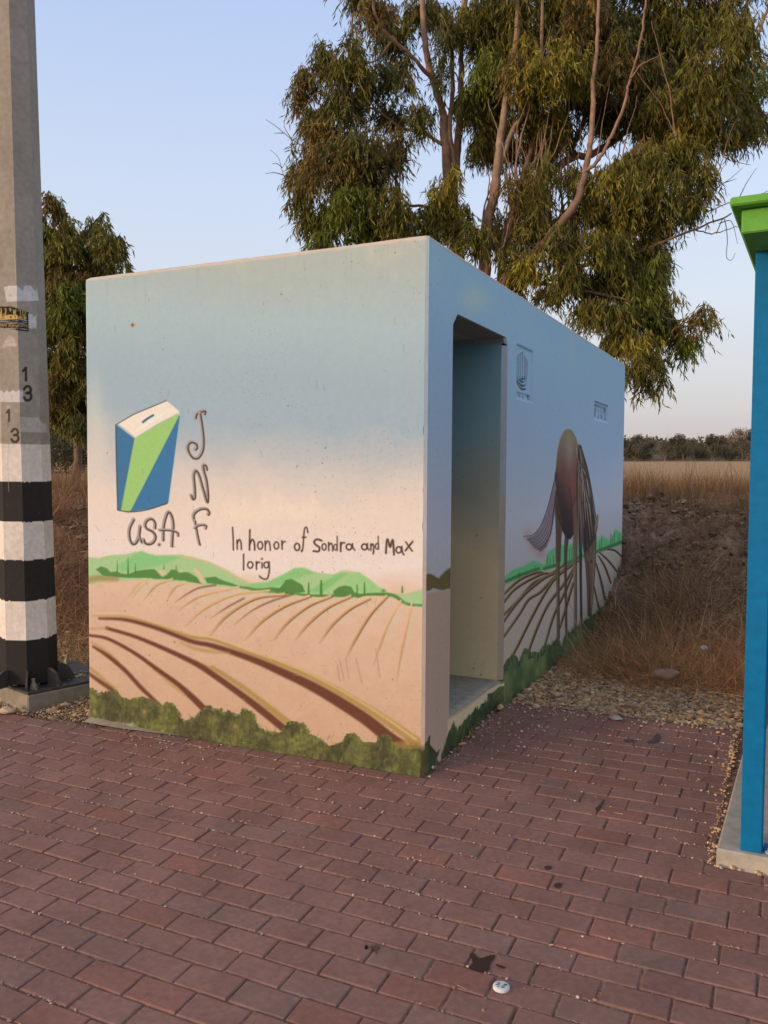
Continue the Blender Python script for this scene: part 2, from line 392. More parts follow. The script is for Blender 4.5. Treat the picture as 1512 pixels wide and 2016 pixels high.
# ---- pavement of clay pavers
BL, BP = .2035, .1088
def in_pav(x, y):
    ok = (y < 1.235) & ~((x > -2.21) & (x < 0.012) & (y > -.012)) & ~((x > 1.345) & (y > -.335)) & ~((x <= -2.1) & (y > -.115+.12*np.clip(x+2.7, -1, .6)))
    return ok
pv, pf, pc = [], [], []; nv = 0
row = 0
for k in range(-44, 12):
    y1 = .0179+k*BP; off = (k % 2)*BL*.5 + rng.normal(0, .006) + (.047 if k >= 0 else .0)
    for i in range(-44, 40):
        x0 = i*BL+off-.009; x1 = x0+BL; y0 = y1-BP
        if x1 < -8.2 or x0 > 6.5: continue
        # clip against the places where pavers stop
        for (sx0, sx1) in ([(x0, x1)] if not (y1 > 0.03 and y0 > -.05 and x0 < .012 < x1) else [(.012, x1)]):
            if y0 > -.345 and sx0 < 1.345 < sx1: sx1 = 1.345
            cxm, cym = (sx0+sx1)/2, (y0+y1)/2
            y1 = .0179+k*BP
            if sx1 > 1.365 and y0 < -.36 and y1 > -.333: y1 = -.333; cym = (y0+y1)/2
            if sx1-sx0 < .03 or not in_pav(cxm, cym-.002): continue
            g = .0023; ax0, ax1, ay0, ay1 = sx0+g, sx1-g, y0+g, y1-g
            j = rng.normal(0, .0011, (4, 2)); cor = np.array([[ax0, ay0], [ax1, ay0], [ax1, ay1], [ax0, ay1]])+j
            if cym > -.1 and cxm < 0.0: cor[:, 1] = np.minimum(cor[:, 1], -.005)
            if cor[2, 1]-cor[1, 1] < .02: continue
            h = rng.normal(0, .0009); tl = rng.normal(0, .0008, 4)
            ctr = cor.mean(0); b = .0055
            dirv = np.sign(ctr-cor); inner = cor+dirv*b; mid = cor+dirv*b*.3
            V = []
            for (c2, dz) in ((inner, 0), (mid, -.0022), (cor, -.0058), (cor, -.05)):
                for q in range(4): V.append((c2[q, 0], c2[q, 1], G(c2[q, 0], c2[q, 1])+h+tl[q]+dz))
            pv += V
            pf.append([nv, nv+1, nv+2, nv+3])
            for l in range(3):
                for q in range(4):
                    q2 = (q+1) % 4; pf.append([nv+4*(l+1)+q, nv+4*(l+1)+q2, nv+4*l+q2, nv+4*l+q])
            nv += 16
            bc = np.array([.230, .130, .112])*(1+rng.normal(0, .038))
            if rng.random() < .07: bc = bc*.9+np.array([.012, .018, .017])
            if rng.random() < .10: bc = bc*np.array([1.05, .94, .9])
            for l, kk in enumerate((1, 1.04, .92, .7)): pc += [bc*kk if l < 3 else np.array([.15, .10, .08])]*4
paving = mesh_obj('pavement', np.array(pv), np.array(pf), M_brick, None, np.array(pc), False)
tag(paving, kind='structure')
# bedding sand in the joints
sx = np.arange(-8.2, 6.51, .05); sy = np.arange(-4.9, 1.26, .05); SX, SY = np.meshgrid(sx, sy, indexing='ij')
sand = mesh_obj('paving_bed', np.stack([SX.ravel(), SY.ravel(), (G(SX, SY)-.0050+.004*(fbm(SX*6, SY*6, 3)-.5)).ravel()], 1), grid_faces(len(sx), len(sy))[(in_pav(SX+.02, SY-.03) | in_pav(SX-.07, SY-.03)).ravel()[grid_faces(len(sx), len(sy))].all(1)], M_soil, None,
                np.tile([.21, .135, .105], (SX.size, 1)), True)
tag(sand, kind='structure')

# ---- stones
def ico():
    t = (1+5**.5)/2
    V = np.array([(-1, t, 0), (1, t, 0), (-1, -t, 0), (1, -t, 0), (0, -1, t), (0, 1, t), (0, -1, -t), (0, 1, -t), (t, 0, -1), (t, 0, 1), (-t, 0, -1), (-t, 0, 1)], float)
    V /= np.linalg.norm(V[0])
    F = np.array([(0, 11, 5), (0, 5, 1), (0, 1, 7), (0, 7, 10), (0, 10, 11), (1, 5, 9), (5, 11, 4), (11, 10, 2), (10, 7, 6), (7, 1, 8), (3, 9, 4), (3, 4, 2), (3, 2, 6), (3, 6, 8), (3, 8, 9), (4, 9, 5), (2, 4, 11), (6, 2, 10), (8, 6, 7), (9, 8, 1)])
    return V, F
IV, IF = ico()
def stones(n, xyz, size, cols, flat=.62):
    V = IV[None]*(1+rng.normal(0, .14, (n, 12, 1)))
    s = size[:, None]*np.stack([1+.35*rng.random(n), .8+.3*rng.random(n), flat*(.8+.4*rng.random(n))], 1)
    V = V*s[:, None, :]
    a = rng.random(n)*6.283; c, s_ = np.cos(a)[:, None], np.sin(a)[:, None]
    b = rng.normal(0, .35, n); cb, sb = np.cos(b)[:, None], np.sin(b)[:, None]
    x, y, z = V[..., 0], V[..., 1], V[..., 2]; y, z = y*cb-z*sb, y*sb+z*cb
    x, y = x*c-y*s_, x*s_+y*c
    V = np.stack([x, y, z], -1)+xyz[:, None, :]
    F = IF[None]+12*np.arange(n)[:, None, None]
    return V.reshape(-1, 3), F.reshape(-1, 3), np.repeat(cols, 12, 0)
SC = np.array([1.0, .90, .78])*1.16*np.array([(.46, .36, .25), (.40, .32, .24), (.33, .25, .18), (.26, .21, .17), (.52, .42, .30), (.36, .33, .29), (.22, .16, .11), (.42, .29, .17)])
def in_shelter(x, y, m=0.0): return (x > -2.18-m) & (x < m) & (y > -m) & (y < 5.2+m)
# gravel beds
def gravel_region(n, x0, x1, y0, y1, smin, smax, okf, zoff=.0):
    x = rng.uniform(x0, x1, n); y = rng.uniform(y0, y1, n); k = okf(x, y); x, y = x[k], y[k]; n = len(x)
    s = smin+(smax-smin)*rng.random(n)**2.6
    z = terrain(x, y, False)+.018+rng.uniform(-.006, .012, n)+s*.25+.012*(fbm(x*5, y*5, 3)-.5)+zoff
    c = SC[rng.integers(0, 8, n)]*(1+rng.normal(0, .14, (n, 1)))*.92
    return stones(n, np.stack([x, y, z], 1), s, np.clip(c, .04, .8))
okR = lambda x, y: ~in_shelter(x, y, .01) & (y > 1.245) & ~((x > 1.345) & (y > -.4) & (y < 3.0) & (x < 4.4))
okL = lambda x, y: ~in_shelter(x, y, .01) & (y > -.075+.12*np.clip(x+2.7, -1, .6)) & (y < 2.2) & (x < -2.1)
parts = [gravel_region(15000, 0, 1.6, 1.24, 2.9, .006, .021, okR), gravel_region(300, 0, 1.6, 1.3, 2.7, .016, .034, okR),
         gravel_region(9000, 0, 1.4, 1.24, 2.9, .003, .007, okR),
         gravel_region(30000, -4.2, -2.1, -.3, 1.5, .003, .0095, okL, .010), gravel_region(260, -4.2, -2.1, -.2, 1.5, .016, .034, okL, .010),
         gravel_region(5000, -8, -4.6, -.3, 1.6, .008, .02, okL)]
V, F, C_ = [], [], []; n0 = 0
for v, f, c in parts: V.append(v); F.append(f+n0); C_.append(c); n0 += len(v)
gravel = mesh_obj('gravel', np.concatenate(V), np.concatenate(F), M_stone, None, np.concatenate(C_), False)
tag(gravel, 'loose tan gravel between the red pavers and the dry weeds', 'gravel', kind='stuff')
# crumbs lying in the joints and on the pavers
def crumbs():
    n = 42000
    x = rng.uniform(-4.5, 3, n); y = rng.uniform(-3.2, 1.2, n)
    k = rng.random(n) < .88
    kk = np.round((y-.0179)/BP); y = np.where(k, .0179+kk*BP+rng.normal(0, .0035, n), y)
    dens = fbm(x*2.3, y*2.3, 3); near = np.exp(-np.abs(y-1.2)*1.2)*.25 + np.where(x < 0, np.exp(-np.abs(y+.05)*2.2)*.3, 0)
    keep = (rng.random(n) < np.clip((dens-.42)*3.2, .03, 1)+near) & in_pav(x, y) & (k | (rng.random(n) < .5))
    x, y, k = x[keep], y[keep], k[keep]; n = len(x)
    s = .0014+.0048*rng.random(n)**3.6; z = G(x, y)+np.where(k, -.001, .0)+s*.4
    c = np.array([(.46, .34, .26), (.38, .26, .20), (.56, .46, .36), (.28, .19, .15)])[rng.integers(0, 4, n)]
    return stones(n, np.stack([x, y, z], 1), s, c)
def pebble_line(n, p0, p1, spread, smin, smax):
    t = rng.random(n); x = p0[0]+(p1[0]-p0[0])*t+rng.normal(0, spread, n); y = p0[1]+(p1[1]-p0[1])*t+rng.normal(0, spread, n)
    s = smin+(smax-smin)*rng.random(n)**2; z = G(x, y)+s*.5
    c = SC[rng.integers(0, 6, n)]*1.1; return stones(n, np.stack([x, y, z], 1), s, c)
parts = [crumbs(), pebble_line(260, (1.334, -.33), (1.336, 1.2), .011, .0025, .009), pebble_line(26, (1.28, .3), (1.3, 1.1), .04, .004, .011),
         pebble_line(26, (1.36, -.345), (2.4, -.30), .005, .008, .015), pebble_line(90, (.02, .1), (.03, 1.2), .02, .003, .009),
         pebble_line(160, (.1, 1.15), (1.3, 1.22), .045, .004, .011), pebble_line(60, (-1.9, -.12), (-1.1, -.1), .05, .003, .008),
         pebble_line(90, (.05, .6), (.4, 1.1), .15, .003, .01)]
V, F, C_ = [], [], []; n0 = 0
for v, f, c in parts: V.append(v); F.append(f+n0); C_.append(c); n0 += len(v)
cr_o = mesh_obj('paving_grit', np.concatenate(V), np.concatenate(F), M_stone, None, np.concatenate(C_), False)
tag(cr_o, 'fine grit and small pebbles scattered in the paver joints', 'grit', kind='stuff')

# ================================================================== THE SHELTER
W, LEN, H = 2.174, 5.19, 2.6
CH = .014                                        # corner chamfer
DY0, DY1, DZ0, DZ1 = .334, 1.246, .207, 2.295
root = empty('concrete_shelter', (-W/2, LEN/2, 0), 'painted precast concrete shelter with farm mural and open doorway', 'shelter')
PITS = []
def make_pits(n, x0, x1, z0, z1, big=.0035):
    c = rng.uniform([x0, z0], [x1, z1], (n*3, 2)); d = fbm(c[:, 0]*3.1, c[:, 1]*3.1, 3)
    c = c[rng.random(len(c)) < np.clip((d-.38)*2.6, .03, 1)][:n]
    return c, .0013+(big-.0013)*rng.random(len(c))**2.5
def apply_pits(u, z, us, zs, pits, colr, depth, dark):
    """u,z are grid axis arrays; colr (nu,nz,3), depth (nu,nz)"""
    for (c, r) in zip(*pits):
        R = r*2.2
        i0, i1 = np.searchsorted(u, [c[0]-R, c[0]+R]); j0, j1 = np.searchsorted(z, [c[1]-R, c[1]+R])
        if i1 <= i0 or j1 <= j0: 
            i0 = min(max(i0-1, 0), len(u)-1); i1 = i0+1; j0 = min(max(j0, 0), len(z)-1); j1 = j0+1
        d = np.hypot(u[i0:i1, None]-c[0], z[None, j0:j1]-c[1]); a = np.clip(1.25-d/r*.55, 0, 1)*min(1, r/.0022)
        colr[i0:i1, j0:j1] = colr[i0:i1, j0:j1]*(1-a[..., None]*.8)+np.array(dark)*a[..., None]*.8
        depth[i0:i1, j0:j1] = np.maximum(depth[i0:i1, j0:j1], a*.0015)

E_END = np.array([1.19, .96, .81])               # light a white wall would return on each side, measured: turns seen colours into paint
E_SIDE = np.array([.42, .41, .45])

# ---------- end wall (faces the viewer's left) ----------
cw = np.concatenate([[-W, -W, -W+.004, -W+.012], np.arange(-W+.02, -CH, .0038), [-CH]])
cyy = np.concatenate([[.25, .02, .008, .002], np.zeros(len(cw)-4)])
cw = np.append(cw, 0.0); cyy = np.append(cyy, CH)
zr = np.concatenate([np.arange(-.14, H-.012, .0038), [H-.012]])
topz = np.array([H-.004, H]); topin = np.array([.004, .014])
nc, nr = len(cw), len(zr)
Xg = np.repeat(cw[:, None], nr, 1); Yg = np.repeat(cyy[:, None], nr, 1); Zg = np.repeat(zr[None], nc, 0)
# rounded upper left corner
rr = .045; dx = (-W+rr)-Xg; dz = Zg-(H-rr); k = (dx > 0) & (dz > 0)
px, py = photo_px(np.stack([Xg, Yg*0, Zg], -1).reshape(-1, 3))
yy = py; n1 = fbm(px*.012, py*.012, 4); n2 = fbm(px*.03+9, py*.02, 3)
side_w = np.clip((px-170)/660, 0, 1)
yb = yy-28*np.clip((.25-side_w)*3, 0, 1)*(-1)*.9 + (n1-.5)*60 - 22*(side_w)
base = ramp(yb, [(460, (180, 180, 168)), (540, (174, 181, 174)), (620, (170, 185, 186)), (740, (160, 176, 182)), (820, (160, 174, 182)),
                 (880, (186, 184, 182)), (935, (214, 198, 186)), (985, (230, 206, 188)), (1060, (232, 209, 194)), (1110, (232, 212, 200)), (1160, (222, 184, 155)), (1250, (216, 172, 141)), (1420, (212, 166, 134)), (1530, (205, 158, 124))])
cream = np.clip((n2-.55)*4, 0, 1)[:, None]*np.clip((640-yy)/150, 0, 1)[:, None]
base = base*(1-cream*.45)+np.array([200, 196, 172])*cream*.45
cv = Canvas(px, py, base)
fieldcol = lambda s, m: ramp(s.y[m]-.12*(s.x[m]-170), [(1100, (222, 184, 156)), (1180, (215, 175, 147)), (1300, (209, 167, 137)), (1450, (202, 157, 126))])+((s.n1[m]-.5)*10)[:, None]
# left margin warm, clouds
cv.blob(190, 870, 26, 70, (222, 205, 188), .6); cv.blob(185, 800, 14, 60, (205, 200, 182), .5)
for cx, cyc, rx, ry in ((453, 1000, 14, 16), (487, 988, 10, 18), (521, 980, 10, 20), (548, 985, 12, 18), (616, 990, 9, 16), (572, 1002, 26, 12), (500, 1005, 50, 14), (600, 1012, 50, 14), (470, 1020, 60, 15)):
    cv.blob(cx, cyc, rx, ry, (238, 214, 188), .55)
hill_top = A3((40, 60), (130, 72), (200, 50), (330, 42), (400, 25), (450, 18), (500, 40), (560, 52), (720, 48), (820, 60), (950, 100), (1080, 160), (1180, 220), (1260, 262), (1350, 265), (1430, 250)) + \
    A2((380, 700), (470, 660), (550, 613), (600, 610), (680, 640), (810, 655), (870, 630), (980, 640), (1060, 690), (1130, 745), (1190, 780), (1290, 790), (1370, 770), (1470, 745))
hill_bot = A2((1470, 885), (1310, 868), (1200, 800), (1020, 795), (800, 800), (650, 810), (430, 780)) + A3((1400, 335), (1200, 300), (1100, 290), (880, 270), (700, 240), (470, 232), (200, 240), (40, 270))
cv.poly([(150, 1125), (330, 1118), (450, 1160), (620, 1172), (760, 1180), (850, 1195), (850, 1560), (150, 1560)], None, 6, colf=fieldcol)
cv.poly(hill_top+hill_bot, (166, 194, 136), 1.6)
cv.poly(A3((260, 130), (420, 30), (450, 20), (500, 40), (560, 52), (760, 50), (690, 90), (560, 130), (400, 165), (300, 170)), (132, 190, 122), 3, .85)
cv.poly(A2((200, 730), (380, 700), (470, 660), (550, 615), (620, 612), (690, 645), (600, 670), (520, 700), (420, 745), (260, 760)), (136, 190, 118), 3, .9)
cv.poly(A2((640, 770), (760, 700), (870, 640), (910, 650), (830, 710), (740, 780)), (124, 188, 108), 3, .85)
cv.poly(A2((900, 680), (990, 642), (1060, 700), (1140, 770), (1020, 780), (880, 770)), (150, 196, 122), 3, .7)
cv.stroke(A3((720, 55), (950, 105), (1180, 225), (1260, 258)), 4, (205, 186, 132), 2.2, .8)
cv.stroke(A2((860, 640), (900, 630), (950, 640)), 4, (205, 190, 140), 2, .7)
cv.stroke(A3((40, 235), (130, 220), (260, 222)), 12, (160, 140, 88), 3.5, .9)
DG = (82, 128, 62)
cv.poly(A3((110, 155), (150, 132), (195, 148), (215, 175), (270, 170), (300, 185), (340, 190), (420, 165), (480, 158), (540, 152), (580, 180), (600, 205), (640, 188), (670, 155), (700, 160), (730, 180), (800, 175), (860, 210), (900, 262), (760, 240), (600, 225), (300, 215), (160, 200)), DG, 1.2, .95, rag=2)
cv.poly(A3((915, 215), (1000, 212), (1060, 240), (1180, 275), (1300, 298), (1512, 290), (1512, 335), (1300, 318), (1100, 275), (940, 255)), DG, 1.4, .95, rag=1.5)
for x, y0, y1, w_ in ((268, 90, 200, 3.2), (348, 65, 205, 4.4), (403, 105, 200, 3.4), (615, 120, 150, 2.6), (706, 125, 170, 2.6)):
    cv.stroke(A3((x, y0), (x, y1)), [.8, w_, w_], DG, .7, smooth=False)
cv.poly(A3((560, 165), (620, 170), (640, 190), (610, 210), (585, 195)), (222, 186, 150), 2, .8)
cv.stroke(A3((850, 160), (880, 200), (900, 245)), 8, (224, 184, 148), 2, .85)
cv.poly(A2((400, 760), (450, 745), (490, 692), (530, 688), (600, 728), (622, 778), (430, 790)), DG, 1, .95, rag=1.5)
cv.poly(A2((810, 790), (815, 768), (850, 742), (890, 732), (930, 742), (955, 775), (1020, 800), (980, 815)), DG, 1, .95, rag=1.5)
cv.stroke(A2((380, 775), (520, 785), (700, 800), (900, 800), (1100, 790), (1220, 800), (1310, 855), (1450, 868)), [3, 4, 5, 5, 7, 6, 4], DG, 1.2, .95)
for x, y0, y1, w_ in ((645, 715, 790, 4.5), (730, 700, 795, 6), (973, 728, 795, 3.5), (1023, 712, 795, 4), (1278, 738, 775, 4)):
    cv.stroke(A2((x, y0), (x, y1)), [w_*.6, w_, w_], DG, .7, smooth=False)
cv.blob(755, 1163, 4, 3.5, DG, .9)
OL = (176, 138, 82); BR = (120, 68, 46); MI = (182, 192, 165); TN = (226, 184, 140)
ridges = [(A3((480, 232), (420, 270), (345, 370)), 0), (A3((520, 235), (440, 290), (380, 370)), 0), (A3((680, 230), (560, 275), (470, 380)), 1), (A3((780, 258), (700, 290), (640, 380)), 1), (A3((990, 265), (860, 290), (760, 345), (690, 395)), 2),
          (A3((1175, 288), (960, 335), (840, 380), (722, 462)), 1), (A3((1400, 315), (1150, 345), (930, 445), (770, 580)), 1), (A3((1200, 365), (1080, 430), (960, 510)), 2),
          (A3((1512, 340), (1290, 372), (1080, 500), (945, 655)), 3), (A2((530, 785), (370, 838), (240, 905), (135, 990)), 2),
          (A2((650, 803), (480, 870), (330, 970), (210, 1100)), 3), (A2((795, 803), (640, 870), (500, 980), (403, 1100)), 3), (A2((930, 803), (770, 880), (640, 990), (552, 1100)), 3),
          (A2((1055, 818), (920, 890), (800, 1000), (715, 1120)), 3), (A2((1172, 803), (1060, 925), (960, 1090), (900, 1210)), 3), (A2((1270, 838), (1190, 980), (1135, 1120), (1083, 1275)), 1), (A2((1345, 850), (1310, 1010), (1270, 1200), (1240, 1385)), 1)]
for pts, kd in ridges:
    q = np.array(pts)
    cv.stroke(q+np.array([8, 5]), 7, MI, 3.5, .38, ends=(1, .7, 0))
    if kd in (2, 3): cv.stroke(q+np.array([2.2, 1.6]), [4.5, 3.6, 2], BR, 1.3, .85, ends=(.6, 1, .8, .1) if kd == 3 else (.7, .8, .3))
    if kd != 2: cv.stroke(q, [3.2, 4, 4.2, 3], OL, 1.3, .9 if kd else .4, ends=(.7, 1, 1, .3))
    if kd != 2: cv.stroke(q-np.array([.8, 1.2]), [4, 3, 1], TN, 1.2, .9, ends=(1, .6, 0))
BR2 = (104, 58, 40); OL2 = (172, 138, 78)
f1o = A3((90, 500), (330, 505), (560, 570), (820, 655))+A2((0, 1098), (250, 1188), (450, 1258), (700, 1365), (1000, 1535), (1200, 1665), (1370, 1785))
f1b = A3((135, 520), (330, 530), (560, 592), (820, 690))+A2((0, 1140), (250, 1225), (450, 1310), (700, 1430), (1000, 1615), (1180, 1755), (1260, 1810))
cv.stroke(f1o, [5, 6, 8, 7, 8, 10, 13, 16, 20], OL2, 2.2, .95, ends=(.4, 1, 1, 1)); cv.stroke(np.array(f1o)-[0, 4], [2, 2, 3, 3, 4], (226, 190, 140), 2, .7)
cv.stroke(f1b, [4, 7, 8, 9, 12, 16, 21, 24, 24], BR2, 2.4, .98)
cv.stroke(A3((740, 700), (850, 745), (1000, 770), (1100, 775)), [3, 8, 3], OL2, 3, .7)
f2o = A3((840, 832), (1000, 905))+A2((0, 1288), (200, 1420), (350, 1535), (520, 1668)); cv.stroke(f2o, [3, 7, 10, 13], OL2, 2.2, .95)
cv.stroke(A3((190, 592), (400, 655), (640, 755), (850, 855))+A2((0, 1335), (200, 1478), (350, 1595), (490, 1710)), [6, 7, 9, 11, 12, 14, 14], BR2, 2.2, .97)
cv.stroke(A3((60, 598), (190, 592)), 5, (190, 135, 105), 3, .6)
cv.stroke(A3((540, 900), (700, 1030), (830, 1130)), [3, 6, 3], OL2, 2.4, .8)
cv.stroke(A3((60, 645), (200, 672), (400, 780), (560, 895), (720, 1010), (830, 1110), (935, 1215)), [5, 6, 7, 8, 9, 12, 13], BR2, 2.0, .97)
cv.stroke(A3((80, 700), (200, 775), (270, 840)), 5, OL2, 2.4, .7); cv.stroke(A3((90, 730), (200, 800), (330, 910), (450, 1040), (595, 1175)), [4, 8, 8, 8, 6], BR2, 2.2, .95)
cv.stroke(A3((55, 880), (150, 960), (250, 1045)), 6, OL2, 2.2, .85); cv.stroke(A3((50, 925), (140, 990), (230, 1052), (305, 1120)), [6, 8, 8, 4], BR2, 2.2, .9)
for a, b in (((855, 1240), (885, 1370)), ((838, 1270), (855, 1375)), ((895, 1220), (915, 1360)), ((965, 1225), (1005, 1390)), ((1098, 1160), (1128, 1350))):
    cv.stroke(A2(a, b), [2, 7, 2], (164, 136, 118), 1.6, .7, smooth=False)
bush = A3((40, 1035), (90, 1038), (130, 1080), (150, 1070), (230, 1050), (270, 1058), (280, 1110), (330, 1112), (360, 1130), (400, 1110), (470, 1100), (540, 1135), (600, 1172), (640, 1148), (680, 1150), (720, 1205), (745, 1255), (760, 1275), (830, 1262), (880, 1218), (950, 1160), (990, 1200), (1060, 1190)) + \
    A2((0, 1572), (30, 1562), (60, 1590), (110, 1568), (150, 1605), (175, 1600), (200, 1560), (240, 1570), (275, 1600), (310, 1690), (380, 1722), (450, 1722), (500, 1662), (560, 1652), (620, 1670), (655, 1730), (740, 1780), (780, 1822), (870, 1792), (900, 1742), (960, 1733), (1010, 1790), (1100, 1802), (1120, 1752), (1180, 1738), (1212, 1792), (1300, 1800), (1440, 1812)) + [(850, 1570), (150, 1570)]
def bushcol(s, m):
    a = np.clip((fbm(s.x[m]*.05, s.y[m]*.03, 4)-.35)*3, 0, 1)[:, None]; b = np.clip((fbm(s.x[m]*.02+50, s.y[m]*.05, 3)-.5)*4, 0, 1)[:, None]
    c = np.array([84, 80, 48])*(1-a)+np.array([118, 116, 60])*a; c = c*(1-b*.5)+np.array([100, 84, 58])*b*.5
    st = np.clip((fbm(s.x[m]*.4, s.y[m]*.07, 2)-.5)*2, -.5, .5)[:, None]
    dab = np.clip((fbm(s.x[m]*.16+9, s.y[m]*.16, 3)-.5)*7, -1, 1)[:, None]
    return c*.93*(1+st*.10)*(1+dab*.10)
cv.poly(bush, None, 1.0, rag=5, colf=bushcol)
for i in range(0, len(bush)-3):
    (xa, ya), (xb, yb_) = bush[i], bush[i+1]
    for _ in range(3):
        t = rng.random(); cv.blob(xa+(xb-xa)*t, ya+(yb_-ya)*t+rng.uniform(0, 3), rng.uniform(1.5, 3.6), rng.uniform(1.5, 3.6), [(104, 104, 56), (88, 86, 48), (120, 120, 64)][rng.integers(0, 3)], .9, 2)
for _ in range(260):
    x = rng.uniform(176, 832); y = 1395+(x-176)*.14+rng.uniform(-12, 45); k_ = [(124, 122, 66), (80, 76, 46), (104, 90, 58), (132, 128, 72)][rng.integers(0, 4)]
    cv.stroke([(x, y), (x+rng.normal(0, 3), y+rng.uniform(-9, -3))], rng.uniform(1.2, 3), k_, 1, .45, smooth=False)
cv.poly(A3((40, 1235), (90, 1265), (200, 1285), (300, 1295), (380, 1300), (420, 1345), (560, 1400), (40, 1400)), (176, 164, 138), 2.5, .85, rag=5)
cv.poly(A2((1220, 1800), (1300, 1770), (1420, 1790), (1425, 1830), (1240, 1835)), (160, 118, 64), 2, .6, rag=4)
for x, y in ((186, 1401), (285, 1401), (463, 1430)): cv.blob(x, y, 4, 4, (176, 132, 92), .8)
# collection box
cv.poly(A1((287, 402), (440, 515), (330, 1108), (303, 1108)), (62, 112, 150), .9)
cv.poly(A1((440, 515), (812, 305), (812, 340), (408, 1122), (325, 1108)), (158, 196, 112), .9)
cv.poly(A1((817, 315), (720, 1050), (560, 1100), (405, 1122)), (58, 116, 156), .9)
cv.poly(A1((298, 400), (430, 325), (560, 270), (705, 206), (805, 288), (808, 308), (630, 395), (440, 517)), (238, 220, 200), .9)
cv.stroke(A1((300, 402), (370, 450), (440, 512)), 1.6, (122, 140, 160), .8, .8)
cv.stroke(A1((440, 512), (630, 400), (800, 308)), 1.3, (190, 190, 170), .8, .8)
cv.stroke(A1((298, 398), (430, 320), (560, 265), (705, 205)), 2, (92, 84, 84), .8, .9); cv.stroke(A1((286, 402), (292, 750), (301, 1105)), 2.2, (46, 58, 74), .8, .9)
cv.stroke(A1((303, 1110), (400, 1124), (540, 1108), (708, 1056)), 2.4, (52, 54, 66), .8, .9)
cv.stroke(A1((440, 515), (385, 800), (330, 1105)), 1.1, (60, 110, 130), .7, .7)
cv.stroke(A1((800, 300), (812, 320)), 2.4, (230, 220, 200), .8, .9)
cv.stroke(A1((510, 382), (550, 352), (594, 326)), 4.4, (58, 104, 140), .8)
for k_ in range(5): cv.stroke(A1((420+k_*40, 470-k_*25), (560+k_*35, 400-k_*25)), 1.6, (250, 238, 222), 1.2, .5)
DK = (78, 60, 54); GR = (168, 152, 146)
def fancy(pts, w_=4.6):
    q = np.array(pts); cv.stroke(q-[1.6, 1.2], w_+1.6, GR, .8, .95); cv.stroke(q+[.5, .4], w_*.72, DK, .8, .95)
fancy(A1((948, 350), (955, 318), (985, 300), (1025, 292), (1022, 318)), 4.6)
fancy(A1((985, 315), (1003, 430), (1013, 540), (1005, 620), (970, 678), (930, 682), (895, 640), (882, 590), (905, 552), (945, 560), (960, 590), (945, 612)))
fancy(A1((912, 990), (925, 1022), (942, 1000), (938, 900), (932, 825), (948, 785), (975, 820), (1005, 920), (1042, 1045), (1050, 990), (1038, 870), (1012, 775), (1012, 740), (1032, 745), (1040, 778)))
fancy(A1((938, 1205), (932, 1150), (980, 1108), (1035, 1102), (1060, 1130), (1052, 1150))); fancy(A1((942, 1200), (955, 1270), (968, 1340), (982, 1398)), 4); fancy(A1((940, 1262), (975, 1238), (1032, 1238), (1030, 1265)), 3.6)
fancy(A1((437, 1190), (404, 1260), (400, 1330), (420, 1388), (452, 1385), (478, 1330), (490, 1245))); fancy(A1((488, 1250), (482, 1320), (500, 1372)), 3.6); cv.blob(160+502/4.2, 740+1372/4.2, 3, 3.4, DK, .95)
fancy(A1((612, 1262), (612, 1215), (585, 1185), (548, 1197), (530, 1235), (548, 1268), (592, 1290), (617, 1330), (600, 1375), (560, 1395), (528, 1382), (520, 1355)))
cv.blob(160+645/4.2, 740+1396/4.2, 3, 3, DK, .95)
fancy(A1((680, 1362), (684, 1250), (700, 1175), (722, 1128), (748, 1155), (764, 1230), (757, 1320), (753, 1412))); fancy(A1((650, 1278), (700, 1278), (760, 1284), (800, 1300), (803, 1325)), 3.6)
TX = (74, 56, 48)
def ink(pts, w_=3.1, sm=True): cv.stroke(A2(*pts), w_, TX, .8, .93, smooth=sm)
def inko(x, y, rx, ry, w_=3.1): cv.loop(420+x/3.436, 940+y/3.436, rx/3.436, ry/3.436, w_, TX, soft=.8, alpha=.93)
ink([(130, 338), (134, 410), (135, 490)]); ink([(160, 425), (162, 485)]); ink([(162, 445), (175, 420), (187, 440), (190, 487)])
ink([(247, 355), (246, 420), (245, 490)], 3.6); ink([(246, 455), (262, 420), (277, 440), (280, 490)], 3.6); inko(317, 460, 17, 26); ink([(350, 430), (352, 492)]); ink([(352, 455), (368, 430), (382, 450), (385, 492)]); inko(427, 460, 16, 24); ink([(463, 428), (466, 485)]); ink([(465, 455), (474, 436), (486, 434)])
inko(567, 470, 18, 24, 3.4); ink([(640, 372), (632, 340), (618, 346), (612, 400), (607, 470), (600, 500), (594, 494)]); ink([(602, 405), (626, 405)])
ink([(733, 428), (702, 418), (682, 436), (694, 456), (718, 474), (712, 500), (678, 498)], 4); inko(750, 470, 14, 22); ink([(780, 440), (782, 495)]); ink([(782, 462), (795, 445), (806, 462), (808, 496)]); ink([(838, 398), (839, 496)], 2.4); inko(826, 472, 10, 20, 2.4)
ink([(862, 440), (862, 500)], 3.8); ink([(862, 462), (874, 442), (888, 442)]); inko(918, 470, 19, 20, 3.4); ink([(942, 448), (945, 475), (958, 492)])
inko(1022, 470, 18, 20, 3.4); ink([(1042, 448), (1044, 475), (1052, 490)]); ink([(1065, 450), (1066, 492)]); ink([(1067, 465), (1078, 450), (1086, 470), (1082, 516)], 3.4); inko(1107, 466, 10, 19, 2.6); ink([(1115, 398), (1118, 486)], 2.4)
ink([(1168, 512), (1172, 440), (1180, 420), (1196, 470), (1210, 425), (1217, 440), (1222, 522)], 4.2); inko(1254, 490, 18, 21, 3.4); ink([(1275, 468), (1278, 500), (1288, 522)], 3.6); ink([(1302, 436), (1345, 498)], 3.4); ink([(1348, 434), (1300, 494)], 3.8)
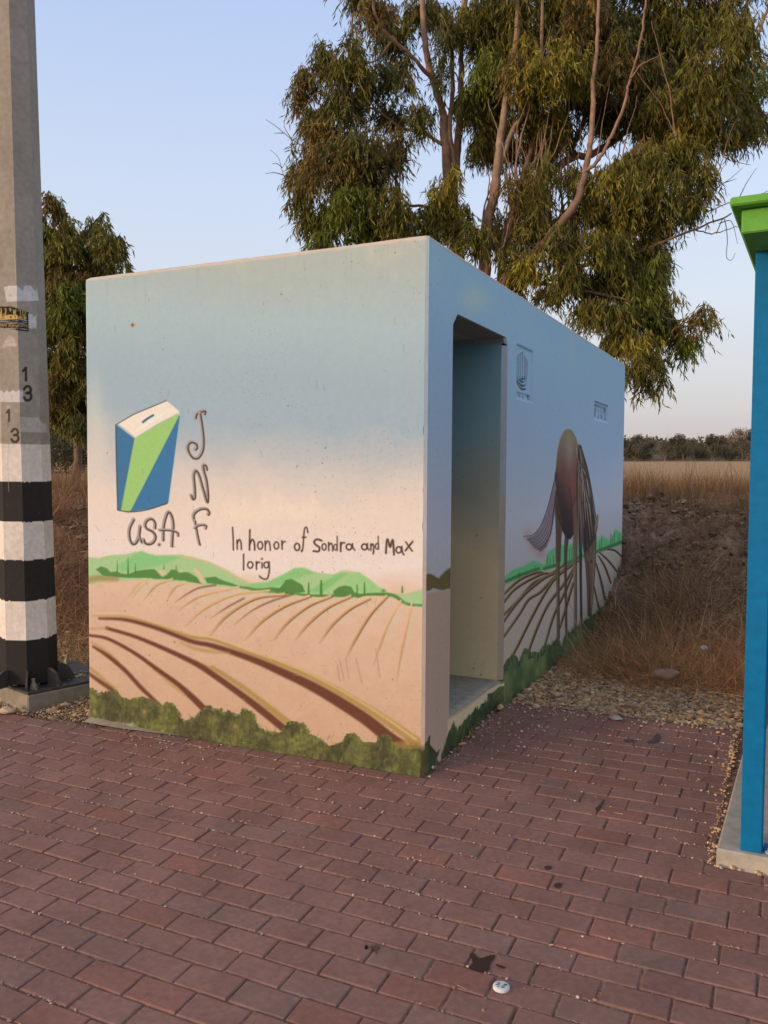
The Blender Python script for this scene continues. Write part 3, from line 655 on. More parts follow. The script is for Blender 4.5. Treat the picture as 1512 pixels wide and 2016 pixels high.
ink([(205, 520), (205, 625)]); inko(250, 592, 18, 22); ink([(290, 570), (292, 620)]); ink([(292, 592), (301, 573), (313, 575)]); ink([(330, 578), (330, 612)]); cv.blob(420+329/3.436, 940+551/3.436, 2.2, 2.2, TX, .9)
inko(359, 592, 16, 20); ink([(377, 570), (379, 630), (366, 682), (338, 686), (312, 668)])
for _ in range(46):                               # faint rain streaks under the roof edge
    x = rng.uniform(175, 832); y = 548-(x-168)*.126+rng.uniform(4, 20); L_ = rng.uniform(15, 110)
    cv.stroke([(x, y), (x+rng.normal(0, 1.5), y+L_)], [rng.uniform(1.5, 5), .8], [(150, 150, 138), (196, 190, 170)][int(rng.random() < .4)], 1.5, rng.uniform(.06, .2), smooth=False, ends=(1, 0))
for _ in range(60):                               # scuffs and worn paint low down
    x = rng.uniform(178, 830); y = rng.uniform(1250, 1520); a = rng.normal(0, .6)
    cv.stroke([(x, y), (x+rng.uniform(3, 14)*math.cos(a), y+4*math.sin(a))], rng.uniform(.6, 1.6), [(222, 200, 176), (150, 120, 98)][int(rng.random() < .5)], .8, .35, smooth=False)
# rusty spot and drips, raw top edge
cv.blob(261, 640, 4.6, 4.6, (196, 128, 70), .9, 2); cv.blob(261, 640, 2, 2, (60, 44, 34), .9, 2)
for _ in range(26):
    x = rng.uniform(180, 830); y = rng.uniform(560, 1380); a = rng.normal(0, .5)
    cv.stroke([(x, y), (x+rng.normal(0, 3), y+rng.uniform(5, 16))], 1.2, cv.c[np.argmin((cv.x-x)**2+(cv.y-y)**2)]*.72, .8, .6, smooth=False)
edge = H-.018-.012*fbm(px*.06, px*0+3, 4)
te = np.clip((Zg.ravel()-edge)/.006, 0, 1)[:, None]; cv.c = cv.c*(1-te*.85)+np.array([212, 188, 166])*te*.85
colr = np.clip(lin(cv.c)/E_END, .01, .88).reshape(nc, nr, 3); depth = np.zeros((nc, nr))
chm = (np.arange(nc) >= nc-2)[:, None]
side_c = ramp(Zg[nc-2:, :], [(-.2, (70, 62, 40)), (.12, (72, 66, 44)), (.16, (186, 162, 146)), (1.0, (190, 168, 158)), (1.25, (196, 190, 196)), (1.7, (160, 166, 176)), (2.6, (168, 178, 180))])
colr[nc-2:] = np.clip(lin(side_c)/np.array([.62, .56, .56]), .02, .8)
for npit, b_ in ((1700, .0018), (110, .0034)): apply_pits(cw[4:-1], zr, None, None, make_pits(npit, -W+.02, -.02, .12, H-.02, b_), colr[4:-1], depth[4:-1], lin((110, 104, 98))*.7)
Yg = Yg + depth + .0012*(fbm(Xg*2, Zg*2, 3)-.5)*2
kk = k & (np.hypot(dx, dz) > rr)
th = np.arctan2(dz, dx); Xn = np.where(kk, (-W+rr)-rr*np.cos(th), Xg); Zn = np.where(kk, (H-rr)+rr*np.sin(th), Zg)
V = np.stack([Xn, Yg, Zn], -1)
jit = .005*(fbm(cw*9, cw*0+2, 4)-.35); top = []
for tz, ti in zip(topz, topin):
    t_ = np.stack([cw, cyy+ti+np.clip(jit, 0, 1)*.6, np.full(nc, tz)-np.clip(jit, 0, 1)], 1); t_[0, 1] = .25
    t_[:, 2] -= np.where(cw < -W+rr, rr-np.sqrt(np.clip(rr**2-((-W+rr)-cw)**2, 0, None)), 0)*.95
    top.append(t_)
V = np.concatenate([V, np.stack(top, 1)], 1); nr2 = nr+2
colr = np.concatenate([colr, np.tile(np.array([.52, .44, .37]), (nc, 2, 1))], 1)
ch_c = colr[nc-2:].copy(); ch_c[1] = ch_c[1]; wb = .0035*(fbm(np.arange(nr2)*.05, np.arange(nr2)*0+3, 4)-.5); V[nc-2, :, 0] += np.clip(wb, -.004, .002)
ca = mesh_obj('corner_arris', V[nc-2:].reshape(-1, 3), grid_faces(2, nr2), M_wall, None, ch_c.reshape(-1, 3), False); child(ca, root)
colr[nc-2] = colr[nc-3]; V = V[:nc-1]; colr = colr[:nc-1]; nc = nc-1
ew = mesh_obj('end_wall', V.reshape(-1, 3), grid_faces(nc, nr2), M_wall, None, colr.reshape(-1, 3), True)
child(ew, root); ew['label'] = 'sunlit end wall painted with fields, a collection box and lettering'

# ---------- side wall with the doorway (faces right) ----------
def seg(a, b, s): return np.arange(a, b-1e-6, s)
cs = np.concatenate([seg(CH, DY0, .0065), seg(DY0, DY1, .01), seg(DY1, 1.42, .008), seg(1.42, 1.82, .0032), seg(1.82, 3.68, .009), seg(3.68, 4.40, .005), seg(4.40, LEN-.03, .009), [LEN-.03]])
zs = np.concatenate([seg(-.14, DZ0, .0042), seg(DZ0, DZ1, .0042), seg(DZ1, H-.012, .0042), [H-.012]])
nc, nr = len(cs), len(zs)
Yg = np.repeat(cs[:, None], nr, 1); Zg = np.repeat(zs[None], nc, 0)
px, py = photo_px(np.stack([0*Yg, Yg, Zg], -1).reshape(-1, 3)); yl = Yg.ravel(); zl = Zg.ravel()
n1 = fbm(yl*.9, zl*.9, 4); n2 = fbm(yl*1.5+7, zl*1.1, 3)
zb = zl+(n1-.5)*.35
base = ramp(zb, [(.2, (146, 130, 116)), (.75, (146, 130, 120)), (.88, (146, 144, 150)), (1.2, (148, 152, 166)), (1.5, (136, 148, 168)), (1.8, (124, 144, 168)), (2.1, (118, 142, 166)), (2.6, (112, 140, 162))])
gp = np.clip((n2-.6)*4, 0, 1)[:, None]*np.clip((zl-1.9)*2, 0, 1)[:, None]; base = base*(1-gp*.35)+np.array([140, 150, 146])*gp*.35
cv = Canvas(px, py, base)
cv.blob(935, 590, 28, 22, (140, 152, 150), .6)
# pillar left of the doorway
cv.poly([(828, 1165), (846, 1168), (888, 1158), (888, 1470), (828, 1560)], (146, 128, 118), 3)
cv.poly([(830, 1135), (842, 1130), (852, 1132), (864, 1138), (876, 1124), (888, 1116), (888, 1158), (870, 1162), (852, 1158), (846, 1164), (832, 1164)], (84, 76, 48), 1.6, rag=2)
# fields on the long part
cv.poly(A4((20, 1250), (150, 1215), (300, 1160), (430, 1125), (600, 1070), (700, 1030), (790, 1000), (900, 965), (900, 2100), (20, 2100)), (146, 136, 130), 2)
cv.poly(A4((20, 1258), (70, 1185), (120, 1150), (180, 1132), (250, 1092), (300, 1110), (335, 1122), (350, 1040), (400, 1000), (440, 985), (510, 978), (590, 948), (650, 975), (700, 970), (735, 912), (790, 950), (812, 930), (832, 868), (880, 900), (900, 895), (900, 975), (790, 1010), (700, 1045), (600, 1085), (420, 1140), (300, 1170), (150, 1228), (20, 1275)), (84, 148, 102), 1.2)
for a in ((60, 1240, 160, 1195), (150, 1200, 290, 1150), (330, 1150, 420, 1125), (500, 1110, 600, 1060), (700, 1030, 790, 995), (760, 1010, 890, 955)):
    cv.stroke(A4(a[:2], a[2:]), 6, (52, 88, 54), 1.6, .85, smooth=False)
for x, y0, y1 in ((150, 1180, 1220), (262, 1130, 1170), (352, 1065, 1140), (372, 1085, 1130), (395, 1060, 1130), (510, 1010, 1090), (525, 1000, 1080), (560, 990, 1060), (735, 940, 1020), (722, 960, 1020), (800, 905, 990), (812, 915, 985), (825, 890, 980), (860, 905, 970)):
    cv.stroke(A4((x, y0), (x, y1)), 1.1, (44, 84, 50), .6, .9, smooth=False)
fur = [((30, 1345), (150, 1235), (280, 1178), (340, 1185)), ((30, 1405), (130, 1290), (300, 1195), (380, 1185)), ((30, 1490), (150, 1370), (250, 1255), (370, 1195), (480, 1115)), ((30, 1545), (110, 1430), (200, 1325), (330, 1220), (420, 1180)),
       ((30, 1650), (150, 1480), (220, 1370), (300, 1320), (400, 1215), (520, 1115)), ((30, 1880), (120, 1740), (230, 1520), (330, 1335), (420, 1210), (570, 1095)), ((180, 1870), (250, 1650), (350, 1420), (470, 1260), (545, 1135)), ((335, 1690), (400, 1480), (480, 1310), (535, 1180)), ((440, 1570), (480, 1440), (535, 1250)),
       ((775, 1012), (830, 1022), (880, 1065)), ((720, 1035), (780, 1090), (860, 1190)), ((715, 1060), (760, 1140), (800, 1250)), ((695, 1110), (730, 1230), (758, 1370)), ((680, 1270), (722, 1450))]
for f_ in fur:
    q = np.array(A4(*f_)); cv.stroke(q-[1.3, 1.0], [2.2, 3.2, 3.6, 2.8], (114, 98, 64), .8, .95); cv.stroke(q+[.6, .6], [2.2, 3.2, 3.4, 2.6], (62, 38, 34), .8, .98)
# horse
A5 = Z(1024, 748, 1.791)
for cx, cyc, rx, ry, a_ in ((72, 612, 20, 16, .6), (28, 545, 16, 22, .4), (50, 590, 20, 14, .5), (95, 560, 20, 20, .3)): cv.blob(1024+cx/1.791, 748+cyc/1.791, rx/1.791, ry/1.791, (150, 104, 106), a_)
hb = A5((122, 345), (127, 300), (132, 250), (142, 205), (156, 180), (170, 173), (185, 180), (198, 205), (207, 240), (212, 300), (214, 380), (212, 450), (203, 500), (190, 540), (178, 562), (165, 560), (150, 535), (135, 490), (124, 430))
def hcol(s, m):
    u = (s.y[m]-844)/218.; v = np.clip((s.x[m]-1093)/50., 0, 1)
    c = ramp(u, [(0, (104, 98, 70)), (.08, (106, 98, 78)), (.2, (102, 84, 74)), (.38, (92, 64, 56)), (.58, (76, 50, 46)), (.74, (54, 38, 38)), (1, (38, 29, 31))])
    d = np.clip((u-.30-.55*v)*3.2, 0, 1)*np.clip(1.25-v, 0, 1); d = np.clip(d+np.clip((u-.34)*3, 0, 1)*np.clip(.45-v, 0, 1)*1.6, 0, 1)[:, None]
    c = c*(1-.62*d)+np.array([46, 34, 36])*.62*d
    hl = np.exp(-((v-.56)/.16)**2-((u-.2)/.17)**2)[:, None]; c = c*(1-hl*.35)+np.array([150, 140, 132])*hl*.35
    rd = np.exp(-((v-.72)/.2)**2-((u-.55)/.18)**2)[:, None]; return c*(1-rd*.5)+np.array([128, 76, 66])*rd*.5
# far legs, then near legs, each with a lit and a shaded edge
cv.stroke(A5((166, 545), (161, 600), (160, 700), (162, 800), (163, 893)), [9, 6.5, 5, 4.4, 4], (62, 46, 40), .9); cv.stroke(A5((163, 560), (158, 640), (159, 885)), 1.4, (96, 78, 60), .7, .8)
cv.stroke(A5((210, 500), (213, 600), (214, 720), (216, 852)), [8, 6, 4.6, 4], (46, 36, 36), .9)
cv.stroke(A5((130, 440), (134, 520), (133, 640), (134, 760), (134, 915)), [10, 10, 8, 6, 5.2], (90, 76, 54), .9); cv.stroke(A5((139, 500), (137, 640), (138, 910)), 2, (44, 34, 32), .8, .85)
cv.stroke(A5((198, 440), (195, 540), (193, 640), (194, 760), (194, 872)), [10, 9, 7, 5.4, 4.6], (102, 84, 72), .9); cv.stroke(A5((204, 480), (199, 640), (198, 868)), 2, (44, 34, 32), .8, .85); cv.stroke(A5((190, 540), (189, 700)), 1.6, (134, 120, 100), .7, .7)
cv.poly(hb, None, .9, colf=hcol); cv.stroke(hb[1:7], 1.8, (120, 110, 70), 1.0, .6)
cv.poly(A5((124, 395), (134, 430), (148, 505), (143, 570), (139, 640), (128, 640), (126, 520)), (74, 56, 46), 1.6, .85); cv.poly(A5((184, 455), (200, 420), (206, 440), (204, 560), (198, 650), (188, 650), (187, 550)), (98, 74, 62), 1.6, .85)
cv.stroke(A5((150, 505), (144, 560), (141, 640)), 1.6, (40, 30, 30), .9, .8); cv.stroke(A5((176, 380), (184, 470), (188, 545)), 1.6, (44, 32, 32), 1.4, .7)
cv.stroke(A5((126, 330), (124, 420), (138, 490), (160, 545)), 3, (38, 28, 30), 2, .7)
# tail
cv.poly(A5((122, 350), (128, 400), (122, 470), (110, 540), (92, 590), (72, 606), (48, 590), (22, 560), (48, 548), (72, 520), (92, 470), (108, 410)), (78, 68, 80), 1.8, .85)
for i in range(30):
    t_ = i/29.; c_ = [(178, 176, 188), (44, 34, 42), (66, 50, 60), (196, 192, 200), (120, 84, 88), (38, 30, 38)][i % 6]
    cv.stroke(A5((122+4*t_, 350+t_*40), (104+14*t_, 440+t_*20), (84+24*t_, 505+t_*30), (52+34*t_, 548+t_*30), (14+40*t_, 556+46*t_)), [1.8, 2.0, 1.7, .8], c_, .6, .8, ends=(1, 1, .95, .35))
cv.stroke(A5((122, 350), (100, 440), (74, 510), (46, 545), (12, 552)), 1.3, (60, 42, 46), .7, .9)
# neck, mane and head
cv.poly(A5((200, 300), (206, 228), (216, 232), (232, 290), (246, 360), (258, 440), (266, 500), (269, 560), (267, 640), (262, 720), (254, 800), (250, 834), (238, 834), (236, 740), (230, 650), (222, 590), (212, 540), (200, 480), (198, 400)), (62, 46, 42), .9)
cv.poly(A5((205, 480), (240, 430), (262, 520), (246, 600), (226, 600)), (42, 32, 34), 2, .8)
cv.poly(A5((232, 610), (266, 560), (265, 660), (257, 780), (250, 832), (240, 832), (236, 720)), (92, 76, 62), 1.6, .9)
cv.stroke(A5((240, 640), (244, 730), (244, 830)), 2.4, (58, 42, 40), 1.2, .8); cv.stroke(A5((262, 600), (258, 700), (251, 800)), 1.4, (126, 112, 88), .8, .8)
cv.blob(1024+252/1.791, 748+640/1.791, 1.6, 2.2, (24, 20, 22), .9)
cv.poly(A5((262, 520), (272, 470), (277, 478), (274, 520), (265, 556)), (112, 98, 68), .7); cv.stroke(A5((265, 552), (270, 515)), 1.2, (46, 36, 34), .6, .9)
for i in range(46):
    a = rng.uniform(199, 217); y0 = rng.uniform(228, 345); k_ = rng.random(); y1 = y0+rng.uniform(120, 300)
    edge_x = np.interp(y1, [230, 360, 500, 640], [214, 246, 266, 262]); xb = 202+(edge_x-202)*k_
    cv.stroke(A5((a, y0), ((a+xb)/2+5*k_, (y0+y1)/2-10), (xb, y1)), [.9, 1.2, .6], [(34, 28, 30), (132, 122, 112), (50, 38, 36), (104, 74, 62), (36, 30, 30), (160, 150, 138)][i % 6], .55, .9)
cv.stroke(A5((208, 228), (234, 300), (252, 390), (268, 490)), 1.5, (34, 30, 30), .7, .95)
# dark green grass along the foot
GRC = lambda s, m: (np.array([50, 62, 42])*(1-np.clip((fbm(s.x[m]*.06, s.y[m]*.02, 3)-.4)*3, 0, 1)[:, None])+np.array([76, 84, 52])*np.clip((fbm(s.x[m]*.06, s.y[m]*.02, 3)-.4)*3, 0, 1)[:, None])*np.clip(1.05-(fbm(s.x[m]*.015, s.y[m]*.01+5, 2)-.5)*.9, .7, 1.3)[:, None]
cv.poly(A4((20, 1880), (60, 1800), (105, 1760), (130, 1765), (150, 1800), (162, 1835), (172, 1770), (190, 1712), (215, 1720), (240, 1742), (262, 1735), (290, 1745), (318, 1695), (345, 1690), (388, 1692), (402, 1665), (420, 1640), (438, 1662), (452, 1700), (470, 1625), (500, 1600), (530, 1600), (560, 1545), (585, 1560), (610, 1520), (650, 1500), (700, 1455), (740, 1420), (800, 1400), (900, 1500), (900, 2200), (20, 2200)), None, .8, colf=GRC, rag=1.2)
gtop = [(20, 1880), (105, 1760), (150, 1800), (190, 1712), (240, 1742), (290, 1745), (345, 1690), (420, 1640), (452, 1700), (500, 1600), (560, 1545), (610, 1520), (700, 1455), (740, 1420)]
for i in range(150):
    x = rng.uniform(25, 735); y = np.interp(x, [g_[0] for g_ in gtop], [g_[1] for g_ in gtop])+rng.uniform(-4, 26); hh = rng.uniform(14, 46)
    cv.stroke(A4((x, y+hh), (x+rng.normal(0, 4), y-hh*.35)), [2.6, 1.9, .5], [(50, 62, 42), (62, 74, 46), (42, 54, 38), (76, 84, 52)][i % 4], .6, .9, smooth=False)
Bq = Z(870, 1300, 7.56)
cv.poly(Bq((85, 890), (300, 760), (560, 560), (700, 440), (860, 360), (930, 330), (930, 620), (500, 960), (85, 1380)), (166, 154, 130), 1.5)
cv.poly(Bq((-10, 1400), (20, 1330), (60, 1200), (100, 1080), (140, 1000), (175, 905), (205, 990), (230, 1060), (262, 960), (290, 1000), (330, 880), (360, 890), (405, 800), (440, 820), (505, 690), (545, 740), (590, 650), (640, 630), (680, 620), (680, 500), (760, 480), (850, 395), (930, 380), (930, 700), (300, 1500), (-10, 1560)), None, .9, colf=GRC)
sl = [(20, 1330), (100, 1080), (175, 930), (230, 1050), (330, 900), (405, 820), (505, 720), (590, 670), (680, 560), (850, 410), (920, 385)]
for i in range(90):
    x = rng.uniform(20, 910); y = np.interp(x, [g_[0] for g_ in sl], [g_[1] for g_ in sl])+rng.uniform(0, 60); hh = rng.uniform(30, 80)
    cv.stroke(Bq((x, y+hh), (x+rng.normal(4, 8), y-hh*.5)), [2.6, 1.9, .5], [(50, 62, 42), (60, 72, 44), (42, 54, 38), (74, 82, 50)][i % 4], .6, .9, smooth=False)
Cq = Z(790, 1440, 15.12)
cv.poly(Cq((560, 700), (640, 480), (700, 350), (780, 290), (800, 190), (830, 135), (865, 118), (858, 240), (845, 380), (930, 480), (1000, 560), (1050, 625), (1110, 560), (1150, 520), (1110, 680), (1060, 800), (1100, 900), (1300, 900), (1100, 1500), (560, 1500)), None, .8, colf=GRC)
colr = np.clip(lin(cv.c)/E_SIDE, .008, .88).reshape(nc, nr, 3); depth = np.zeros((nc, nr))
for npit, b_ in ((1300, .0022), (120, .004)): apply_pits(cs, zs, None, None, make_pits(npit, .02, LEN-.05, .15, H-.02, b_), colr, depth, lin((60, 62, 66))/E_SIDE*.5)
# sunk plaques: emblem and name plate
def sink(y0, y1, z0, z1, d, slope=.004):
    e = np.minimum.reduce([(Yg-y0), (y1-Yg), (Zg-z0), (z1-Zg)]); return np.clip(e/slope+.5, 0, 1)*d
depth += sink(1.44, 1.80, 1.948, 2.288, .012) + sink(3.735, 4.345, 1.957, 2.116, .014)
def groove(lines, w_, d):
    for ln in lines:
        p = smooth_line(ln, 5) if len(ln) > 2 else np.array(ln)
        i0, i1 = np.searchsorted(cs, [p[:, 0].min()-w_*2, p[:, 0].max()+w_*2]); j0, j1 = np.searchsorted(zs, [p[:, 1].min()-w_*2, p[:, 1].max()+w_*2])
        if i1 <= i0 or j1 <= j0: continue
        X, Y = Yg[i0:i1, j0:j1], Zg[i0:i1, j0:j1]; best = np.full(X.shape, 1e9)
        for a, b in zip(p[:-1], p[1:]):
            dd = b-a; t = np.clip(((X-a[0])*dd[0]+(Y-a[1])*dd[1])/(dd@dd+1e-12), 0, 1); best = np.minimum(best, np.hypot((X-a[0]-t*dd[0])*.6, (Y-a[1]-t*dd[1])*1.15))
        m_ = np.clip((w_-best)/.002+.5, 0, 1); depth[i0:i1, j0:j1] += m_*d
        colr[i0:i1, j0:j1] = colr[i0:i1, j0:j1]*(1-m_[..., None]*.75)   # groove shade put into the wall colour so the lines read dark
Em = Z(1000, 660, 6.873)
def side_pts(pts): return np.array([on_side(*p) for p in Em(*pts)])
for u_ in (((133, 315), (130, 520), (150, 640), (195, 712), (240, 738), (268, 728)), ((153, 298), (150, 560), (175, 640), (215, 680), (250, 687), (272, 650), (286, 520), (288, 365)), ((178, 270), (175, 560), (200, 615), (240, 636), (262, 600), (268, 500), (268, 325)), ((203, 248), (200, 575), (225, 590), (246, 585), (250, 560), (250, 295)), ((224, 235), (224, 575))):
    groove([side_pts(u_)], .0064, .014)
def write_side(letters, y0, y1, z0, z1, w_, d):   # Hebrew runs right to left; seen from +x the wall's y axis runs to the viewer's right
    n = len(letters); cwid = (y1-y0)/n
    for i, L_ in enumerate(letters):
        yr = y1-(i+1)*cwid
        for ln in HEB[L_]:
            p = np.array([(yr+cwid*(.12+.76*a), z0+(z1-z0)*b) for a, b in ln])
            q = np.concatenate([np.linspace(p[j], p[j+1], 4, endpoint=False) for j in range(len(p)-1)]+[p[-1:]])
            groove([q], w_, d)
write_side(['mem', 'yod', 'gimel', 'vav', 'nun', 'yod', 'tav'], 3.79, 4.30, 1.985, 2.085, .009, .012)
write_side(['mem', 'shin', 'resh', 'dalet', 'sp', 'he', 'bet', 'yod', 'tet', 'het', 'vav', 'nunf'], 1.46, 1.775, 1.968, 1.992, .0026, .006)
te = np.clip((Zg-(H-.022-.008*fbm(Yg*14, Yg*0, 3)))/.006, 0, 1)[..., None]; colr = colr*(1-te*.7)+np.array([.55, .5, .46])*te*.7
Vx = -depth+.0012*(fbm(Yg*2, Zg*2, 3)-.5)*2
V = np.stack([Vx, Yg, Zg], -1); jit = np.clip(.005*(fbm(cs*9, cs*0+6, 4)-.35), 0, 1)
V = np.concatenate([V, np.stack([np.stack([np.full(nc, -ti)-jit*.6, cs, np.full(nc, tz)-jit], 1) for tz, ti in zip(topz, topin)], 1)], 1); nr2 = nr+2
colr = np.concatenate([colr, np.tile(np.array([.58, .54, .5]), (nc, 2, 1))], 1)
F = grid_faces(nc, nr2)
cen = V.reshape(-1, 3)[F].mean(1)
hole = (cen[:, 1] > DY0) & (cen[:, 1] < DY1) & (cen[:, 2] > DZ0) & (cen[:, 2] < DZ1)
hole &= ~((cen[:, 2]-2.232) > (cen[:, 1]-DY0)*1.0) & ~((cen[:, 2]-2.25) > (DY1-cen[:, 1])*1.15)
sel_em = (cen[:, 1] > 1.42) & (cen[:, 1] < 1.815) & (cen[:, 2] > 1.93) & (cen[:, 2] < 2.305)
sel_nm = (cen[:, 1] > 3.715) & (cen[:, 1] < 4.365) & (cen[:, 2] > 1.94) & (cen[:, 2] < 2.135)
def sub(name, mask):
    f = F[mask]; u_, inv = np.unique(f, return_inverse=True)
    o = mesh_obj(name, V.reshape(-1, 3)[u_], inv.reshape(f.shape), M_wall, None, colr.reshape(-1, 3)[u_], True); return child(o, root)
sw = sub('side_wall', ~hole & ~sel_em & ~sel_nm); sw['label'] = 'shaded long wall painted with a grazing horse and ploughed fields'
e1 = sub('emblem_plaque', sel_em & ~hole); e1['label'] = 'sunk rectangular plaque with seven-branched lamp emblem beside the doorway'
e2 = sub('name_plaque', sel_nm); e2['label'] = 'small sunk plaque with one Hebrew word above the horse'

# ---------- other outer walls, roof slab ----------
b = MB(); b.add([(-W, .25, -.14), (-W, LEN-.03, -.14), (-W, LEN-.03, H), (-W, .25, H)], [(0, 3, 2, 1)], (.4, .48, .5))
b.add([(0, LEN-.03, -.14), (-.03, LEN, -.14), (-W+.03, LEN, -.14), (-W, LEN-.03, -.14), (0, LEN-.03, H-.012), (-.03, LEN, H-.012), (-W+.03, LEN, H-.012), (-W, LEN-.03, H-.012)], [(0, 1, 5, 4), (1, 2, 6, 5), (2, 3, 7, 6)], (.42, .5, .56))
b.add([(0, LEN-.03, H-.012), (-.03, LEN, H-.012), (-W+.03, LEN, H-.012), (-W, LEN-.03, H-.012), (-.014, LEN-.04, H), (-.04, LEN-.014, H), (-W+.04, LEN-.014, H), (-W+.014, LEN-.04, H)], [(0, 1, 5, 4), (1, 2, 6, 5), (2, 3, 7, 6)], (.5, .47, .43))
b.build('back_wall', M_wall, root)
b = MB(); b.add([(-.013, .013, H-.002), (-.013, LEN-.02, H-.002), (-W+.013, LEN-.02, H-.002), (-W+.013, .013, H-.002)], [(0, 1, 2, 3)], (.45, .41, .36)); b.build('roof_slab', M_conc, root)
# ---------- doorway: jambs, lintel soffit, inner walls, floor ----------
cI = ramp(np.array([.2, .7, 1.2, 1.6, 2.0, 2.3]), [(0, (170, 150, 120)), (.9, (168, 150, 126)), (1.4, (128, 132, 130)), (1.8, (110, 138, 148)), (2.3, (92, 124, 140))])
zz = np.arange(DZ0, DZ1+.001, .0075); xx = np.concatenate([[-.028], np.arange(-.04, -W+.2, -.012)])
IX, IZ = np.meshgrid(xx, zz, indexing='ij')
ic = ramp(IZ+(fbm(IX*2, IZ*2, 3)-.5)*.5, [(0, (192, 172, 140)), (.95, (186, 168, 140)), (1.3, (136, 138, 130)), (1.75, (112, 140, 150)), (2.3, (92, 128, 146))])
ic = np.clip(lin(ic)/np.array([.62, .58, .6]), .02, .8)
dI = np.zeros(IX.shape); ux = xx[::-1].copy(); cc = ic[::-1].copy(); dd = dI[::-1].copy()
apply_pits(ux, zz, None, None, make_pits(110, -1.0, -.03, .22, 2.28, .0035), cc, dd, (.05, .05, .045)); ic = cc[::-1]
YI = 1.212
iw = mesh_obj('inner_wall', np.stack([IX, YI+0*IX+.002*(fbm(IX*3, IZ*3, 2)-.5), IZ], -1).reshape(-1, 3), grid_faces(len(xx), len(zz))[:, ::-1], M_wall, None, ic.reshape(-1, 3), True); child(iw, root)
b = MB(); TH = .2
pol = [(DY0, DZ0), (DY0, 2.232), (DY0+.063, DZ1), (DY1-.039, DZ1), (DY1, 2.25), (DY1, DZ0)]
pin = [(DY0+.004, DZ0), (DY0+.004, 2.232), (DY0+.063, DZ1-.004), (YI-.02, DZ1-.004), (YI, 2.26), (YI, DZ0)]
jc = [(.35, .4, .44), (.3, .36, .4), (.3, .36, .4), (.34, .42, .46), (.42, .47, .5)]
for i in range(5):
    a0, a1, c0, c1 = pol[i], pol[i+1], pin[i], pin[i+1]
    if i == 4:   # far jamb arris, painted like the wall it joins
        for z0_, z1_, cq in ((DZ0, .95, (.5, .43, .33)), (.95, 1.35, (.44, .42, .38)), (1.35, 2.25, (.38, .45, .5))):
            zt = min(z1_, 2.25); b.add([(0, a0[0], zt), (0, a0[0], z0_), (-.03, YI, z0_), (-.03, YI, zt)], [(0, 1, 2, 3)], cq)
        continue
    b.add([(0, *a0), (0, *a1), (-.012, *c1), (-.012, *c0)], [(0, 3, 2, 1)], jc[i])
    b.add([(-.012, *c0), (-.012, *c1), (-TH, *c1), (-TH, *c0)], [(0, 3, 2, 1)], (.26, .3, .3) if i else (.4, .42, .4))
b.build('door_frame', M_wall, root)
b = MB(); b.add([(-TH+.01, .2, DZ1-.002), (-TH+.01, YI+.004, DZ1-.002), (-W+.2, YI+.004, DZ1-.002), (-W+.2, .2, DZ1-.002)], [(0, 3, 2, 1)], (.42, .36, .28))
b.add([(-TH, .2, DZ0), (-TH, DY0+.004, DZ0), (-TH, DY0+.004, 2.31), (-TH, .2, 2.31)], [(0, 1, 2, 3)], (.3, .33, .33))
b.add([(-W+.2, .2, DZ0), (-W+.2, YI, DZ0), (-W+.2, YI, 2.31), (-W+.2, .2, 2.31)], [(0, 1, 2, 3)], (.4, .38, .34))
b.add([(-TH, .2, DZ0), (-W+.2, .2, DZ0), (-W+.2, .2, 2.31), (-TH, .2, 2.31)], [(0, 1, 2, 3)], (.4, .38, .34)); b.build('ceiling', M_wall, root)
fx = np.concatenate([[0.0, -.004], np.arange(-.012, -1.98, -.012)]); fy = np.linspace(DY0+.0, YI+.03, 80); FX, FY = np.meshgrid(fx, fy, indexing='ij')
fz = DZ0-.001+.004*(fbm(FX*6, FY*6, 4)-.5); ed = (FX > -.02); fz = np.where(ed, fz-.010*fbm(FX*40, FY*22, 3)-.003, fz); 
wob = .02*fbm(FY*11, FY*0, 3); FXw = np.where(FX > -.001, -.004, FX)
fc = np.tile(np.array([.36, .335, .285]), (FX.size, 1)); ll = np.clip((FX.ravel()+.05+wob.ravel())/.015, 0, 1)[:, None]; fc = fc*(1-ll)+np.array([.44, .40, .33])*ll
fl = mesh_obj('floor', np.stack([FXw, FY, fz], -1).reshape(-1, 3), grid_faces(len(fx), len(fy))[:, ::-1], M_conc, None, fc, True); child(fl, root)
# mortar ledge at the foot of the end wall
b = MB(); n = 40; xl = np.linspace(-2.165, -1.45, n); wl = .055*(1-np.linspace(0, 1, n)**1.5)*(.6+.8*fbm(xl*8, xl*0, 3))+.006
Vl = np.concatenate([np.stack([xl, np.full(n, .004), G(xl, 0)+.02*(1-np.linspace(0, 1, n))], 1), np.stack([xl, -wl, G(xl, 0)+.004], 1)]); 
b.add(Vl, [(i, i+n, i+n+1, i+1) for i in range(n-1)], (.33, .29, .22)); b.build('mortar_ledge', M_conc, root)

